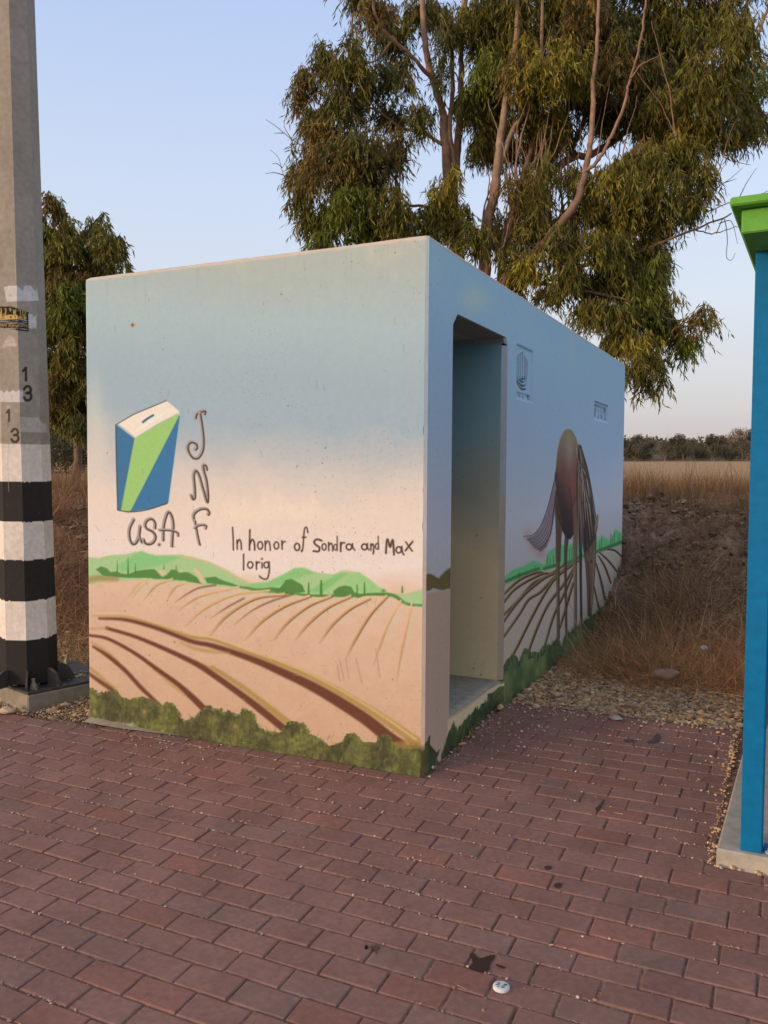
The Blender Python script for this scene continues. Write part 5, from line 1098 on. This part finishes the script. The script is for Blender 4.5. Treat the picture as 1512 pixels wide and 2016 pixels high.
for i in range(46):                               # filling sprays through the middle of the crown
    x = rng.uniform(900, 1300); y = rng.uniform(40, 560)
    if 895 < x < 950 and 280 < y < 410: continue
    if 1120 < x < 1200 and 230 < y < 300: continue
    CL.append((x, y, rng.uniform(26, 42), rng.uniform(30, 50), rng.uniform(12.4, 14.2), ['olive', 'brown', 'dark', 'yellow', 'olive'][i % 5], .75))
V, F, C, tw = foliage(CL, ll=.132, lw=.0205, dens=6.0)
child(mesh_obj('crown', V, F, M_leaf, None, C, False), big)
# fine twigs, and the bare ones that stick out against the sky
bare = []
for pts in ([(600, 290), (575, 275), (545, 250), (523, 235)], [(575, 275), (560, 250), (562, 228)], [(560, 262), (540, 262)], [(565, 362), (555, 335), (548, 310), (532, 295)], [(560, 345), (540, 340), (522, 342)], [(556, 330), (545, 322), (536, 322)],
            [(1392, 395), (1410, 372), (1440, 350), (1462, 330)], [(1420, 362), (1418, 340), (1430, 320)], [(1425, 360), (1450, 352)], [(1455, 390), (1470, 360), (1490, 330)], [(1430, 300), (1450, 318), (1478, 325)],
            [(1410, 460), (1425, 430), (1432, 470), (1430, 505), (1440, 512), (1448, 498)], [(1416, 440), (1440, 436), (1452, 480)], [(1310, 540), (1325, 570), (1335, 598)], [(1300, 510), (1330, 520), (1345, 530)]):
    t = 12.4 if pts[0][0] < 700 else 12.0
    bare.append(tube(smooth_line([P3(x, y, t) for x, y in pts], 4), np.linspace(.008, .003, (len(pts)-1)*4+1), 4))
v1, f1 = twig_mesh(tw, .0042); v2, f2 = merge(bare); v, f = merge([(v1, f1), (v2, f2)])
child(mesh_obj('twigs', v, f, M_bark, None, np.tile([.16, .105, .075], (len(v), 1)), False), big)

# ---- second eucalyptus at the left, farther back
lt = empty('eucalyptus_tree', tuple(P3(110, 960, 19)*np.array([1, 1, 0])+np.array([0, 0, 1.3])), 'drooping eucalyptus between the striped pole and the shelter', 'tree')
LT_v, LT_f = limbs([([(150, 960, 19), (152, 820, 19), (150, 740, 19), (130, 620, 19), (110, 500, 19), (105, 400, 19)], .16, .03), ([(148, 720, 19), (170, 620, 19), (185, 520, 18.9), (205, 460, 18.8)], .09, .02), ([(135, 640, 19), (60, 560, 19.2), (20, 480, 19.3)], .08, .02), ([(152, 800, 19), (190, 700, 19.4), (240, 600, 19.6)], .08, .02), ([(200, 560, 19), (230, 530, 18.9), (262, 522, 18.8)], .02, .008)])
CL = []
cl([(128, 815, 26, 30, 'olive'), (158, 835, 22, 36, 'dark'), (105, 812, 18, 26, 'olive', .8), (160, 790, 26, 40, 'olive'), (130, 760, 40, 40, 'green'), (110, 470, 40, 40, 'green'), (130, 600, 50, 45, 'green'), (100, 400, 26, 26, 'brown', .7), (120, 412, 20, 24, 'brown', .6), (85, 440, 30, 40), (120, 460, 34, 40), (110, 520, 50, 45), (165, 455, 22, 26, 'brown', .6), (190, 440, 18, 26, 'olive', .7), (215, 470, 32, 34, 'olive'), (235, 490, 18, 24, 'green', .8), (190, 500, 40, 34, 'olive', .8), (165, 530, 45, 34), (215, 530, 34, 22, 'dark', .8), (245, 525, 16, 9, 'dark', .6),
    (100, 570, 50, 45, 'brown'), (150, 580, 45, 45, 'brown'), (110, 630, 50, 45), (150, 640, 34, 50, 'dark'), (105, 690, 45, 45, 'olive'), (140, 700, 34, 50, 'olive'), (115, 750, 36, 36, 'brown'), (150, 760, 24, 45, 'dark'), (100, 790, 26, 22, 'olive', .8), (150, 815, 20, 34, 'dark'), (135, 790, 20, 30, 'dark', .8),
    (40, 460, 45, 45), (30, 540, 55, 50), (20, 620, 55, 55), (40, 700, 55, 50), (10, 760, 45, 40), (-50, 560, 60, 60), (-60, 660, 60, 60), (190, 600, 45, 50, 'dark'), (230, 620, 45, 45, 'dark'), (200, 690, 45, 50, 'dark'), (190, 760, 40, 45, 'dark')], 'olive', 17.8, 19.6)
V, F, C, tw = foliage(CL, ll=.17, lw=.032, dens=3.4)
child(mesh_obj('crown', V, F, M_leaf, None, C, False), lt)
v, f = merge([(LT_v, LT_f), twig_mesh(tw[::2], .006)]); child(mesh_obj('trunk', v, f, M_bark, None, np.tile([.17, .12, .09], (len(v), 1)), True), lt)

# ---- far trees: a few kinds, each copied with crown and trunk
def far_tree(kind, label, group, h, w_, colset, airy=0.0, n=5200, leaf=.30):
    r = empty('far_tree', (0, 0, 0), label, 'tree', group)
    tp = [tube(np.array([[0, 0, -.5], [.05*h*rng.normal(), 0, h*.3], [0, 0, h*.62]]), [h*.03, h*.022, h*.01], 6)]
    for _ in range(7):
        a = rng.random()*6.28; tp.append(tube(np.array([[0, 0, h*rng.uniform(.15, .4)], [math.cos(a)*w_*.22, math.sin(a)*w_*.22, h*.55], [math.cos(a)*w_*.36, math.sin(a)*w_*.36, h*rng.uniform(.6, .9)]]), [h*.014, h*.009, h*.004], 5))
    v, f = merge(tp); t_ = mesh_obj('trunk', v, f, M_bark, None, np.tile([.2, .15, .12], (len(v), 1)), True); t_.parent = r
    k = 16; cs_ = rng.normal(0, 1, (k, 3)); cs_ /= np.linalg.norm(cs_, axis=1)[:, None]; cs_ *= rng.uniform(.35, .85, (k, 1))
    cs_ = cs_*np.array([w_*.42, w_*.42, h*.36])+np.array([0, 0, h*.56]); rd = rng.uniform(.16, .3, k)*w_*.7*(1-airy*.3)
    i = rng.integers(0, k, n); g = rng.normal(0, 1, (n, 3)); g /= np.linalg.norm(g, axis=1)[:, None]; pos = cs_[i]+g*rd[i][:, None]*(rng.random(n)[:, None]**.35)
    pos[:, 2] = np.maximum(pos[:, 2], h*.06)
    cc = np.array(colset)[rng.integers(0, len(colset), n)]*(1+rng.normal(0, .2, (n, 1)))*(1+.25*np.sin(i*2.1))[:, None]
    v, f, c = leaf_mesh(pos, rng.normal(0, 1, (n, 3)), rng.uniform(.6, 1.3, n)*leaf, rng.uniform(.5, 1, n)*leaf*.8, rng.normal(0, 1, (n, 3)), np.clip(cc, .01, .5))
    c_ = mesh_obj('crown', v, f, M_leaf, None, c, False); c_.parent = r; return r
def copy_tree(r, loc, rz, s, label=None, group=None):
    c = r.copy(); sc.collection.objects.link(c); c.location = loc; c.rotation_euler = (0, 0, rz); c.scale = (s, s, s)
    if label: c['label'] = label
    if group: c['group'] = group
    for ch in [o for o in sc.collection.objects if o.parent == r and o.type == 'MESH']:
        d = ch.copy(); sc.collection.objects.link(d); d.parent = c
    return c
dk = [(.085, .085, .052), (.072, .075, .045), (.10, .092, .056)]; gr_ = [(.13, .125, .08), (.145, .13, .085), (.11, .11, .07)]; pinkish = [(.34, .24, .18), (.28, .20, .15)]
LB = ['dark rounded tree in the line across the far field', 'greyish bushy tree in the line across the far field', 'low dark spreading tree in the line across the far field']
GRP = 'trees along the far side of the field'
protos = [far_tree(0, LB[0], GRP, 9, 9, dk), far_tree(1, LB[1], GRP, 7.5, 10, gr_), far_tree(2, LB[2], GRP, 6, 11, dk)]
def zt_(x, y): return float(terrain(np.array([x]), np.array([y]), False)[0])
first = [True]*3
def put(k, px_, t, s, **kw):
    d = ray(px_, 920); p = CAM+t*d; z = zt_(p[0], p[1])-.2
    if first[k] and not kw:
        protos[k].location = (p[0], p[1], z); protos[k].rotation_euler = (0, 0, rng.random()*6.28); protos[k].scale = (s, s, s); first[k] = False
    else: copy_tree(protos[k], (p[0], p[1], z), rng.random()*6.28, s, **kw)
for i, px_ in enumerate(np.arange(1225, 1560, 19)): put(i % 3, px_+rng.normal(0, 5), rng.uniform(118, 132), rng.uniform(.32, .45))
for i, px_ in enumerate(np.arange(1215, 1600, 24)): put((i+1) % 3, px_+rng.normal(0, 6), rng.uniform(150, 170), rng.uniform(.52, .72))
for i, px_ in enumerate(list(np.arange(-1500, 1200, 75))+list(np.arange(1650, 3400, 90))):
    put(i % 3, px_+rng.normal(0, 15), rng.uniform(125, 165), rng.uniform(.6, .95))
d = ray(1452, 905); p = CAM+135*d
tp_ = far_tree(3, 'tall airy pinkish-brown tree standing above the dark far tree line', None, 6.6, 4.6, pinkish, .6, 1700, .2); tp_.location = (p[0], p[1], zt_(p[0], p[1])-.2)
# nearer dark scrubby trees in the gap by the pole
for i, (px_, t, s) in enumerate(((98, 48, .50), (128, 44, .34), (160, 46, .42), (205, 50, .5), (60, 50, .5), (20, 46, .45), (-40, 48, .5))):
    put(i % 2*2, px_, t, s*1.25, label='dark scrubby tree seen low between the striped pole and the shelter', group='scrubby trees behind the pole')
# wooded hill as one far-off mass
def wood():
    n = 70000; px_ = rng.uniform(-1800, 3800, n); t = rng.uniform(210, 420, n)
    d = RT[None]*(px_[:, None]-756)/FPX+FW[None]; d[:, 2] = 0; pos = CAM[None]*np.array([1, 1, 0])+d*t[:, None]
    z = terrain(pos[:, 0], pos[:, 1], False); pos[:, 2] = z+rng.uniform(0, 3.5, n)*(.4+fbm(pos[:, 0]*.05, pos[:, 1]*.05, 3)*1.1)
    cc = np.array(dk)[rng.integers(0, 3, n)]*1.3*(1+rng.normal(0, .2, (n, 1)))
    return leaf_mesh(pos, rng.normal(0, 1, (n, 3)), rng.uniform(.6, 1.5, n), rng.uniform(.5, 1.2, n), rng.normal(0, 1, (n, 3)), np.clip(cc, .01, .5))
v, f, c = wood(); o = mesh_obj('wooded_hill', v, f, M_leaf, None, c, False); tag(o, 'far-off dark wood covering the hill beyond the field', 'wood', kind='stuff')

# ================================================================== DRY WEEDS
def ribbons(base, direc, L, w0, col_, bend=.3, nseg=4):
    n = len(base); d = direc/np.linalg.norm(direc, axis=1)[:, None]
    side = np.cross(d, rng.normal(0, 1, (n, 3))); side /= np.linalg.norm(side, axis=1)[:, None]+1e-9
    bv = rng.normal(0, 1, (n, 3))*bend; bv[:, 2] -= bend*.5
    s = np.linspace(0, 1, nseg+1); p = base[:, None]+d[:, None]*(L[:, None, None]*s[None, :, None])+bv[:, None]*(L[:, None, None]*(s**2)[None, :, None])
    w_ = w0[:, None]*(1-.75*s)[None]
    V = np.stack([p-side[:, None]*w_[..., None]/2, p+side[:, None]*w_[..., None]/2], 2).reshape(n, -1, 3)
    i = np.arange(nseg)*2; fq = np.stack([i, i+1, i+3, i+2], 1); F = fq[None]+(V.shape[1]*np.arange(n))[:, None, None]
    return V.reshape(-1, 3), F.reshape(-1, 4), np.repeat(col_, V.shape[1], 0)
def stuff(name, parts, label, cat):
    V, F, C_, n0 = [], [], [], 0
    for v, f, c in parts: V.append(v); F.append(f+n0); C_.append(c); n0 += len(v)
    o = mesh_obj(name, np.concatenate(V), np.concatenate(F), M_weed, None, np.concatenate(C_), False); return tag(o, label, cat, kind='stuff')
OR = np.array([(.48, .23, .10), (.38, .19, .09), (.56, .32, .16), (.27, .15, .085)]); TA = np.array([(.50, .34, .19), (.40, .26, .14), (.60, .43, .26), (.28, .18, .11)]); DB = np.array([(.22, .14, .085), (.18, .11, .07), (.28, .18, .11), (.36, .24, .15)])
def brush(n, xf, yf, pal, L0, L1, clump=.16, up=.7, w0=.0026, okf=None, dense=None):
    nc_ = max(1, n//110); cx = rng.uniform(*xf, nc_); cy = rng.uniform(*yf, nc_)
    if okf is not None: k = okf(cx, cy); cx, cy = cx[k], cy[k]; nc_ = len(cx)
    if nc_ == 0: return None
    i = rng.integers(0, nc_, n); hgt = (rng.uniform(.6, 1.15, nc_)*np.where(cx > -1, np.clip(.3+cx*.8, .3, 1), 1))[i]
    off = rng.normal(0, clump, (n, 2)); x = cx[i]+off[:, 0]*.45; y = cy[i]+off[:, 1]*.45
    k = ~in_shelter(x, y, .02); x, y, i, off, hgt = x[k], y[k], i[k], off[k], hgt[k]; n = len(x)
    z = terrain(x, y)-.01
    d = np.concatenate([off/clump*.55+rng.normal(0, .35, (n, 2)), np.full((n, 1), up)+rng.normal(0, .3, (n, 1))], 1); d[:, 2] = np.abs(d[:, 2])+.12
    # secondary twigs start part-way up
    L = rng.uniform(L0, L1, n)*hgt; st_ = rng.random(n)**1.5*.75*(rng.random(n) < .6)
    dn = d/np.linalg.norm(d, axis=1)[:, None]; b_ = np.stack([x, y, z], 1)+dn*(L*st_)[:, None]; d2 = dn+rng.normal(0, .5, (n, 3))*(st_ > 0)[:, None]
    L2 = L*(1-st_*.8); c = pal[rng.integers(0, len(pal), n)]*(1+rng.normal(0, .2, (n, 1)))
    return ribbons(b_, d2, L2, np.full(n, w0)*rng.uniform(.6, 1.5, n), np.clip(c, .02, .7), .42, 5)
out_slab = lambda x, y: ~((x > 1.3) & (x < 4.5) & (y < 2.1))
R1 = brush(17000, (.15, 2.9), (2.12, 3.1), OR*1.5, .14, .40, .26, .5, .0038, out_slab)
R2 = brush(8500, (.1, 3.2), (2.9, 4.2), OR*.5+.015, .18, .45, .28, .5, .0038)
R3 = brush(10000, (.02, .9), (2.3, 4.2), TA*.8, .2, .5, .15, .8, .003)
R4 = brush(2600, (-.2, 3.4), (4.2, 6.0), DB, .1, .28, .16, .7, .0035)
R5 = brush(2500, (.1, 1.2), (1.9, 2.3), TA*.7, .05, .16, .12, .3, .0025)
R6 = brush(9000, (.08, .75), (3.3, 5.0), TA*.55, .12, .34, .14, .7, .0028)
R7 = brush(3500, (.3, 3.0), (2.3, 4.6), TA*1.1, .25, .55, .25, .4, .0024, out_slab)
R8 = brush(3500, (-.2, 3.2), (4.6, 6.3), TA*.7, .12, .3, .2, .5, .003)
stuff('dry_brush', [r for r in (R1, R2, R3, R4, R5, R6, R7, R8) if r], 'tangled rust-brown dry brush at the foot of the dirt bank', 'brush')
L1 = brush(19000, (-6.5, -2.3), (1.35, 3.2), OR*.72+.02, .2, .5, .2, .7, .0032, lambda x, y: y > foot_y(x)-.15)
L2 = brush(9000, (-5.6, -2.4), (1.0, 2.2), TA*.8, .1, .4, .16, .8, .003, lambda x, y: y > foot_y(x)-.3)
L3 = brush(4000, (-9, -5), (.2, 3.2), OR, .2, .5, .2, .7, .004, lambda x, y: y > foot_y(x)-.1)
stuff('dry_brush', [r for r in (L1, L2, L3) if r], 'dry brown brush on the bank behind the striped pole', 'brush')
def blades(n, xf, v0, v1, pal, L0, L1, w0=.004, lean=.22):
    x = rng.uniform(*xf, n); v = rng.uniform(v0, v1, n); y = crest_y(x)+v
    k = ~in_shelter(x, y, .02) & (rng.random(n) < np.clip(fbm(x*1.1, y*1.1, 3)*2-.35, .1, 1)); x, y = x[k], y[k]; n = len(x); z = terrain(x, y)-.02
    d = np.concatenate([rng.normal(0, lean, (n, 2)), np.ones((n, 1))], 1); c = pal[rng.integers(0, len(pal), n)]*(1+rng.normal(0, .18, (n, 1)))
    return ribbons(np.stack([x, y, z], 1), d, rng.uniform(L0, L1, n)*(.6+.7*fbm(x*.8, y*.8, 2)), np.full(n, w0)*rng.uniform(.6, 1.4, n), np.clip(c, .02, .8), .14, 3)
GRS = np.array([(.24, .145, .07), (.19, .11, .055), (.34, .22, .11), (.14, .085, .045)])
stuff('dry_grass', [blades(26000, (-2, 8), .0, 4.5, GRS, .2, .48), blades(16000, (-4, 14), 4, 12, GRS*1.15, .2, .45, .007), blades(22000, (-12, -2.2), -.3, 4.5, GRS*1.05, .28, .6), blades(16000, (-30, -3), 4, 14, GRS*1.15, .25, .5, .008)],
      'dry tan grass standing along the top of the dirt bank', 'grass')
def tall_stems():
    parts = []
    n = 260; x = rng.uniform(-8, 6, n); y = crest_y(x)+rng.uniform(-1.6, 3, n); k = ~in_shelter(x, y, .05); x, y = x[k], y[k]; n = len(x)
    parts.append(ribbons(np.stack([x, y, terrain(x, y)], 1), np.concatenate([rng.normal(0, .15, (n, 2)), np.ones((n, 1))], 1), rng.uniform(.45, .85, n), np.full(n, .006), TA[rng.integers(0, 4, n)]*.7, .1))
    n = 230; x = rng.uniform(.1, 2.4, n); y = rng.uniform(2.3, 4.4, n)
    parts.append(ribbons(np.stack([x, y, terrain(x, y)+.05], 1), np.concatenate([rng.normal(0, .7, (n, 2)), np.full((n, 1), .7)], 1), rng.uniform(.4, .8, n), np.full(n, .0045), TA[rng.integers(0, 4, n)]*1.1, .2))
    n = 90; x = rng.uniform(-5, -2.3, n); y = foot_y(x)+rng.uniform(0, 1.2, n)
    parts.append(ribbons(np.stack([x, y, terrain(x, y)+.05], 1), np.concatenate([rng.normal(0, .7, (n, 2)), np.full((n, 1), .8)], 1), rng.uniform(.3, .7, n), np.full(n, .0045), TA[rng.integers(0, 4, n)]*1.1, .2))
    return parts
stuff('dry_stalks', tall_stems(), 'pale dry stalks sticking out of the brown weeds', 'stalks')

def clods():
    n = 26000; x = rng.uniform(-7, 4.5, n); v = rng.uniform(.1, 1.08, n); y = foot_y(x)+(crest_y(x)-foot_y(x))*v
    k = ~in_shelter(x, y, .03) & (rng.random(n) < np.clip(fbm(x*2, y*2, 3)*3-1, .1, 1)); x, y = x[k], y[k]; n = len(x)
    s = .005+.045*rng.random(n)**5; c = np.array([(.20, .13, .085), (.27, .19, .13), (.15, .10, .065), (.32, .25, .18)])[rng.integers(0, 4, n)]
    return stones(n, np.stack([x, y, terrain(x, y)+s*.2], 1), s, c)
v, f, c = clods(); o = mesh_obj('dirt_clods', v, f, M_soil, None, c, False); tag(o, 'crumbly brown clods of earth on the eroded bank', 'earth', kind='stuff')
# dry leaves and straw lying on the paving
def straws():
    n = 90; x = rng.uniform(-2.2, 1.4, n); y = np.where(rng.random(n) < .6, np.where(x < 0, -.03-rng.random(n)*.12, rng.uniform(-.2, 1.2, n)), rng.uniform(-2.6, 1.1, n))
    k = in_pav(x, y); x, y = x[k], y[k]; n = len(x); d = np.concatenate([rng.normal(0, 1, (n, 2)), np.full((n, 1), .05)], 1)
    return ribbons(np.stack([x, y, G(x, y)+.003], 1), d, rng.uniform(.015, .06, n), rng.uniform(.001, .004, n), np.array([(.45, .30, .15), (.36, .24, .12), (.5, .38, .22)])[rng.integers(0, 3, n)], .1, 3)
stuff('leaf_litter', [straws()], 'bits of straw and dry leaves lying on the red pavers', 'litter')
def tufts():
    n = 150; c = rng.uniform(0, 1, 12); i = rng.integers(0, 12, n); onend = c[i] < .6
    x = np.where(onend, -2.1+c[i]/.6*2.0, .012)+rng.normal(0, .012, n)*onend; y = np.where(onend, -.012, (c[i]-.6)/.4*1.3)+rng.normal(0, .012, n)*(~onend)
    d = np.concatenate([rng.normal(0, .5, (n, 2)), np.ones((n, 1))], 1); d[:, 1] = np.where(onend, -np.abs(d[:, 1]), d[:, 1]); d[:, 0] = np.where(onend, d[:, 0], np.abs(d[:, 0]))
    return ribbons(np.stack([x, y, G(x, y)-.004], 1), d, rng.uniform(.02, .07, n), np.full(n, .0018), np.array([(.34, .28, .14), (.42, .33, .18), (.22, .22, .09)])[rng.integers(0, 3, n)], .3, 3)
stuff('grass_tufts', [tufts()], 'little dry grass tufts in the crack where the shelter meets the pavers', 'grass')

# ================================================================== LITTER, STAINS, SINGLE STONES
def up_ground(px_, py_, dz=0.0): return on_ground(px_, py_, dz)
# white bottle lid
p = up_ground(987, 1943, .004); ld = empty('bottle_lid', tuple(p), 'round white plastic lid with green and blue print lying on the pavers', 'lid')
b = MB(); R_ = .0255; n = 28
ang = np.arange(n)*2*math.pi/n; rings = [(R_, -.004), (R_, .0025), (R_*.95, .0048), (R_*.6, .0054), (0.001, .0056)]
Vr = np.array([(p[0]+r*math.cos(a), p[1]+r*math.sin(a), p[2]+z) for r, z in rings for a in ang]); Fr = [((k_*n+j), (k_*n+(j+1) % n), ((k_+1)*n+(j+1) % n), ((k_+1)*n+j)) for k_ in range(len(rings)-1) for j in range(n)]
b.add(Vr, Fr, (.62, .66, .68)); b.build('cap', M_litter, ld, True)
b = MB()
for (a0, a1, r0, r1, cq) in ((-.9, -.5, .004, .016, (.12, .34, .10)), (-.4, .1, .006, .012, (.14, .36, .12)), (.3, .8, .006, .018, (.05, .09, .2)), (2.4, 2.9, .008, .015, (.05, .08, .15)), (3.3, 3.6, .005, .016, (.05, .1, .12)), (4.1, 4.3, .004, .018, (.1, .3, .12)), (5.0, 5.3, .008, .014, (.06, .08, .14))):
    b.add([(p[0]+r*math.cos(a), p[1]+r*math.sin(a), p[2]+.0064) for a, r in ((a0, r0), (a1, r0), (a1, r1), (a0, r1))], [(0, 1, 2, 3)], cq)
b.build('print', M_litter, ld)
# clear flattened glass piece
def lump(name, px_, py_, s, col_, label, cat, flat=.5, mat=None, seed=1, dz=0, n=3):
    p = up_ground(px_, py_); r = np.random.default_rng(seed)
    import bmesh
    bm = bmesh.new(); bmesh.ops.create_icosphere(bm, subdivisions=3, radius=1.0)
    ph = r.random(6)*6.28
    for v_ in bm.verts:
        q = v_.co; k_ = 1+.13*math.sin(q.x*3+ph[0])+.12*math.sin(q.y*3.4+ph[1])+.08*math.sin(q.z*5+ph[2]+q.x*4)
        v_.co = Vector((q.x*k_*s[0], q.y*k_*s[1], q.z*k_*s[2]))
    me = bpy.data.meshes.new(name); bm.to_mesh(me); bm.free(); me.polygons.foreach_set('use_smooth', [True]*len(me.polygons))
    at = me.color_attributes.new('Col', 'FLOAT_COLOR', 'POINT'); at.data.foreach_set('color', np.tile([*col_, 1.0], len(me.vertices)))
    me.materials.append(mat or M_stone); o = bpy.data.objects.new(name, me); sc.collection.objects.link(o); o.location = (p[0], p[1], p[2]+s[2]*.8+dz); o.rotation_euler = (0, 0, r.random()*6)
    return tag(o, label, cat)
gm2, gn, gb = new_mat('dirty_glass', .12, .6); gb.inputs['Base Color'].default_value = (.30, .27, .24, 1); gb.inputs['Coat Weight'].default_value = .6
lump('glass_lump', 1212, 1417, (.042, .03, .014), (.3, .25, .2), 'shiny lump of dirty glass on the pavers near the gravel', 'glass', mat=gm2, seed=3)
lump('stone', 986, 1396, (.032, .018, .017), (.5, .38, .2), 'yellowish stone by the shelter wall at the corner of the pavers', 'stone', seed=4)
lump('stone', 1056, 1395, (.026, .02, .017), (.55, .44, .32), 'pale pointed stone on the edge where pavers meet gravel', 'stone', seed=5)
lump('stone', 910, 1466, (.022, .014, .006), (.46, .36, .16), 'flat yellow-brown stone beside the foot of the shelter wall', 'stone', seed=6)
lump('stone', 14, 1405, (.05, .03, .024), (.46, .36, .26), 'large tan stone in front of the concrete footing of the pole', 'stone', seed=7)
lump('stone', 852, 1513, (.012, .009, .008), (.6, .54, .46), 'small white stone at the front corner of the shelter', 'stone', seed=8)
lump('stone', 721, 1867, (.0075, .0065, .006), (.012, .012, .014), 'tiny black stone on the pavers beside a dark stain', 'stone', seed=9)
# wet stains
sm_, sn_, sb_ = new_mat('wet_stain', .25, .5); sb_.inputs['Base Color'].default_value = (.045, .022, .016, 1)
def stain(pts, label):
    g = [up_ground(x, y, .0032) for x, y in pts]; ctr = np.mean(g, 0); q = smooth_line(np.array(g+[g[0]]), 4)[:-1]; q = q+rng.normal(0, .0006, q.shape)*[1, 1, 0]; n = len(q)
    V = np.vstack([q, ctr[None]]); o = mesh_obj('wet_stain', V, np.array([(i, (i+1) % n, n) for i in range(n)]), sm_); return tag(o, label, 'stain')
stain([(925, 1878), (932, 1876), (945, 1886), (960, 1882), (974, 1880), (972, 1887), (965, 1896), (962, 1908), (950, 1914), (935, 1910), (924, 1905), (930, 1896), (928, 1886)], 'dark star-shaped wet stain on the pavers behind the white lid')
stain([(975, 1897), (985, 1900), (996, 1904), (990, 1906), (978, 1901)], 'thin dark wet streak right of the star-shaped stain')
stain([(728, 1864), (740, 1860), (748, 1864), (743, 1870), (742, 1878), (736, 1870)], 'small dark heart-shaped wet stain beside the black stone')
stain([(1229, 1456), (1243, 1455), (1249, 1458), (1240, 1461), (1230, 1460)], 'thin dark wet mark right of the glass lump')
stain([(1272, 1460), (1285, 1455), (1293, 1444), (1300, 1449), (1295, 1460), (1283, 1463)], 'dark splashed wet mark near the gravel edge')
stain([(1071, 1706), (1080, 1704), (1087, 1708), (1080, 1712), (1073, 1711)], 'small oval wet drop mark on the middle pavers')
stain([(1090, 1742), (1098, 1738), (1106, 1740), (1102, 1748), (1092, 1745)], 'small irregular wet drop mark below the oval one')
stain([(1172, 1592), (1182, 1582), (1190, 1572), (1184, 1588), (1176, 1596)], 'narrow diagonal wet streak on the pavers right of the shelter')
# plastic bag and scraps in the brush
bm_, bn_, bb_ = new_mat('thin_plastic', .35, .5); bb_.inputs['Base Color'].default_value = (.30, .21, .15, 1); bb_.inputs['Alpha'].default_value = .8
def bag(px_, py_, t, sx_, sz_, label, seed, mat):
    c0 = P3(px_, py_, t); r = np.random.default_rng(seed); n, m = 22, 12
    u = np.linspace(0, 2*math.pi, n, endpoint=False); v = np.linspace(.05, math.pi-.05, m); V = []
    for b_ in v:
        for a in u:
            k_ = 1+.22*math.sin(3*a+seed)*math.sin(2*b_)+.15*math.sin(7*a+b_*5+seed)
            V.append(c0+RT*sx_*math.sin(b_)*math.cos(a)*k_+FW*sx_*.5*math.sin(b_)*math.sin(a)*k_+np.array([0, 0, 1])*sz_*math.cos(b_)*k_)
    F = [(i*n+j, i*n+(j+1) % n, (i+1)*n+(j+1) % n, (i+1)*n+j) for i in range(m-1) for j in range(n)]
    o = mesh_obj('plastic_bag', np.array(V), np.array(F), mat, smooth=True); return tag(o, label, 'bag')
bag(1306, 1328, 5.35, .085, .034, 'crumpled brownish clear plastic bag in front of the dry brush', 2, bm_)
M_pap = noisy_mat('white_scrap', base=(.5, .5, .52), attr=False, rough=.6, amp=.1)
bag(1386, 1276, 5.7, .024, .016, 'white crumpled scrap of plastic caught in the rust-brown brush', 5, M_pap)
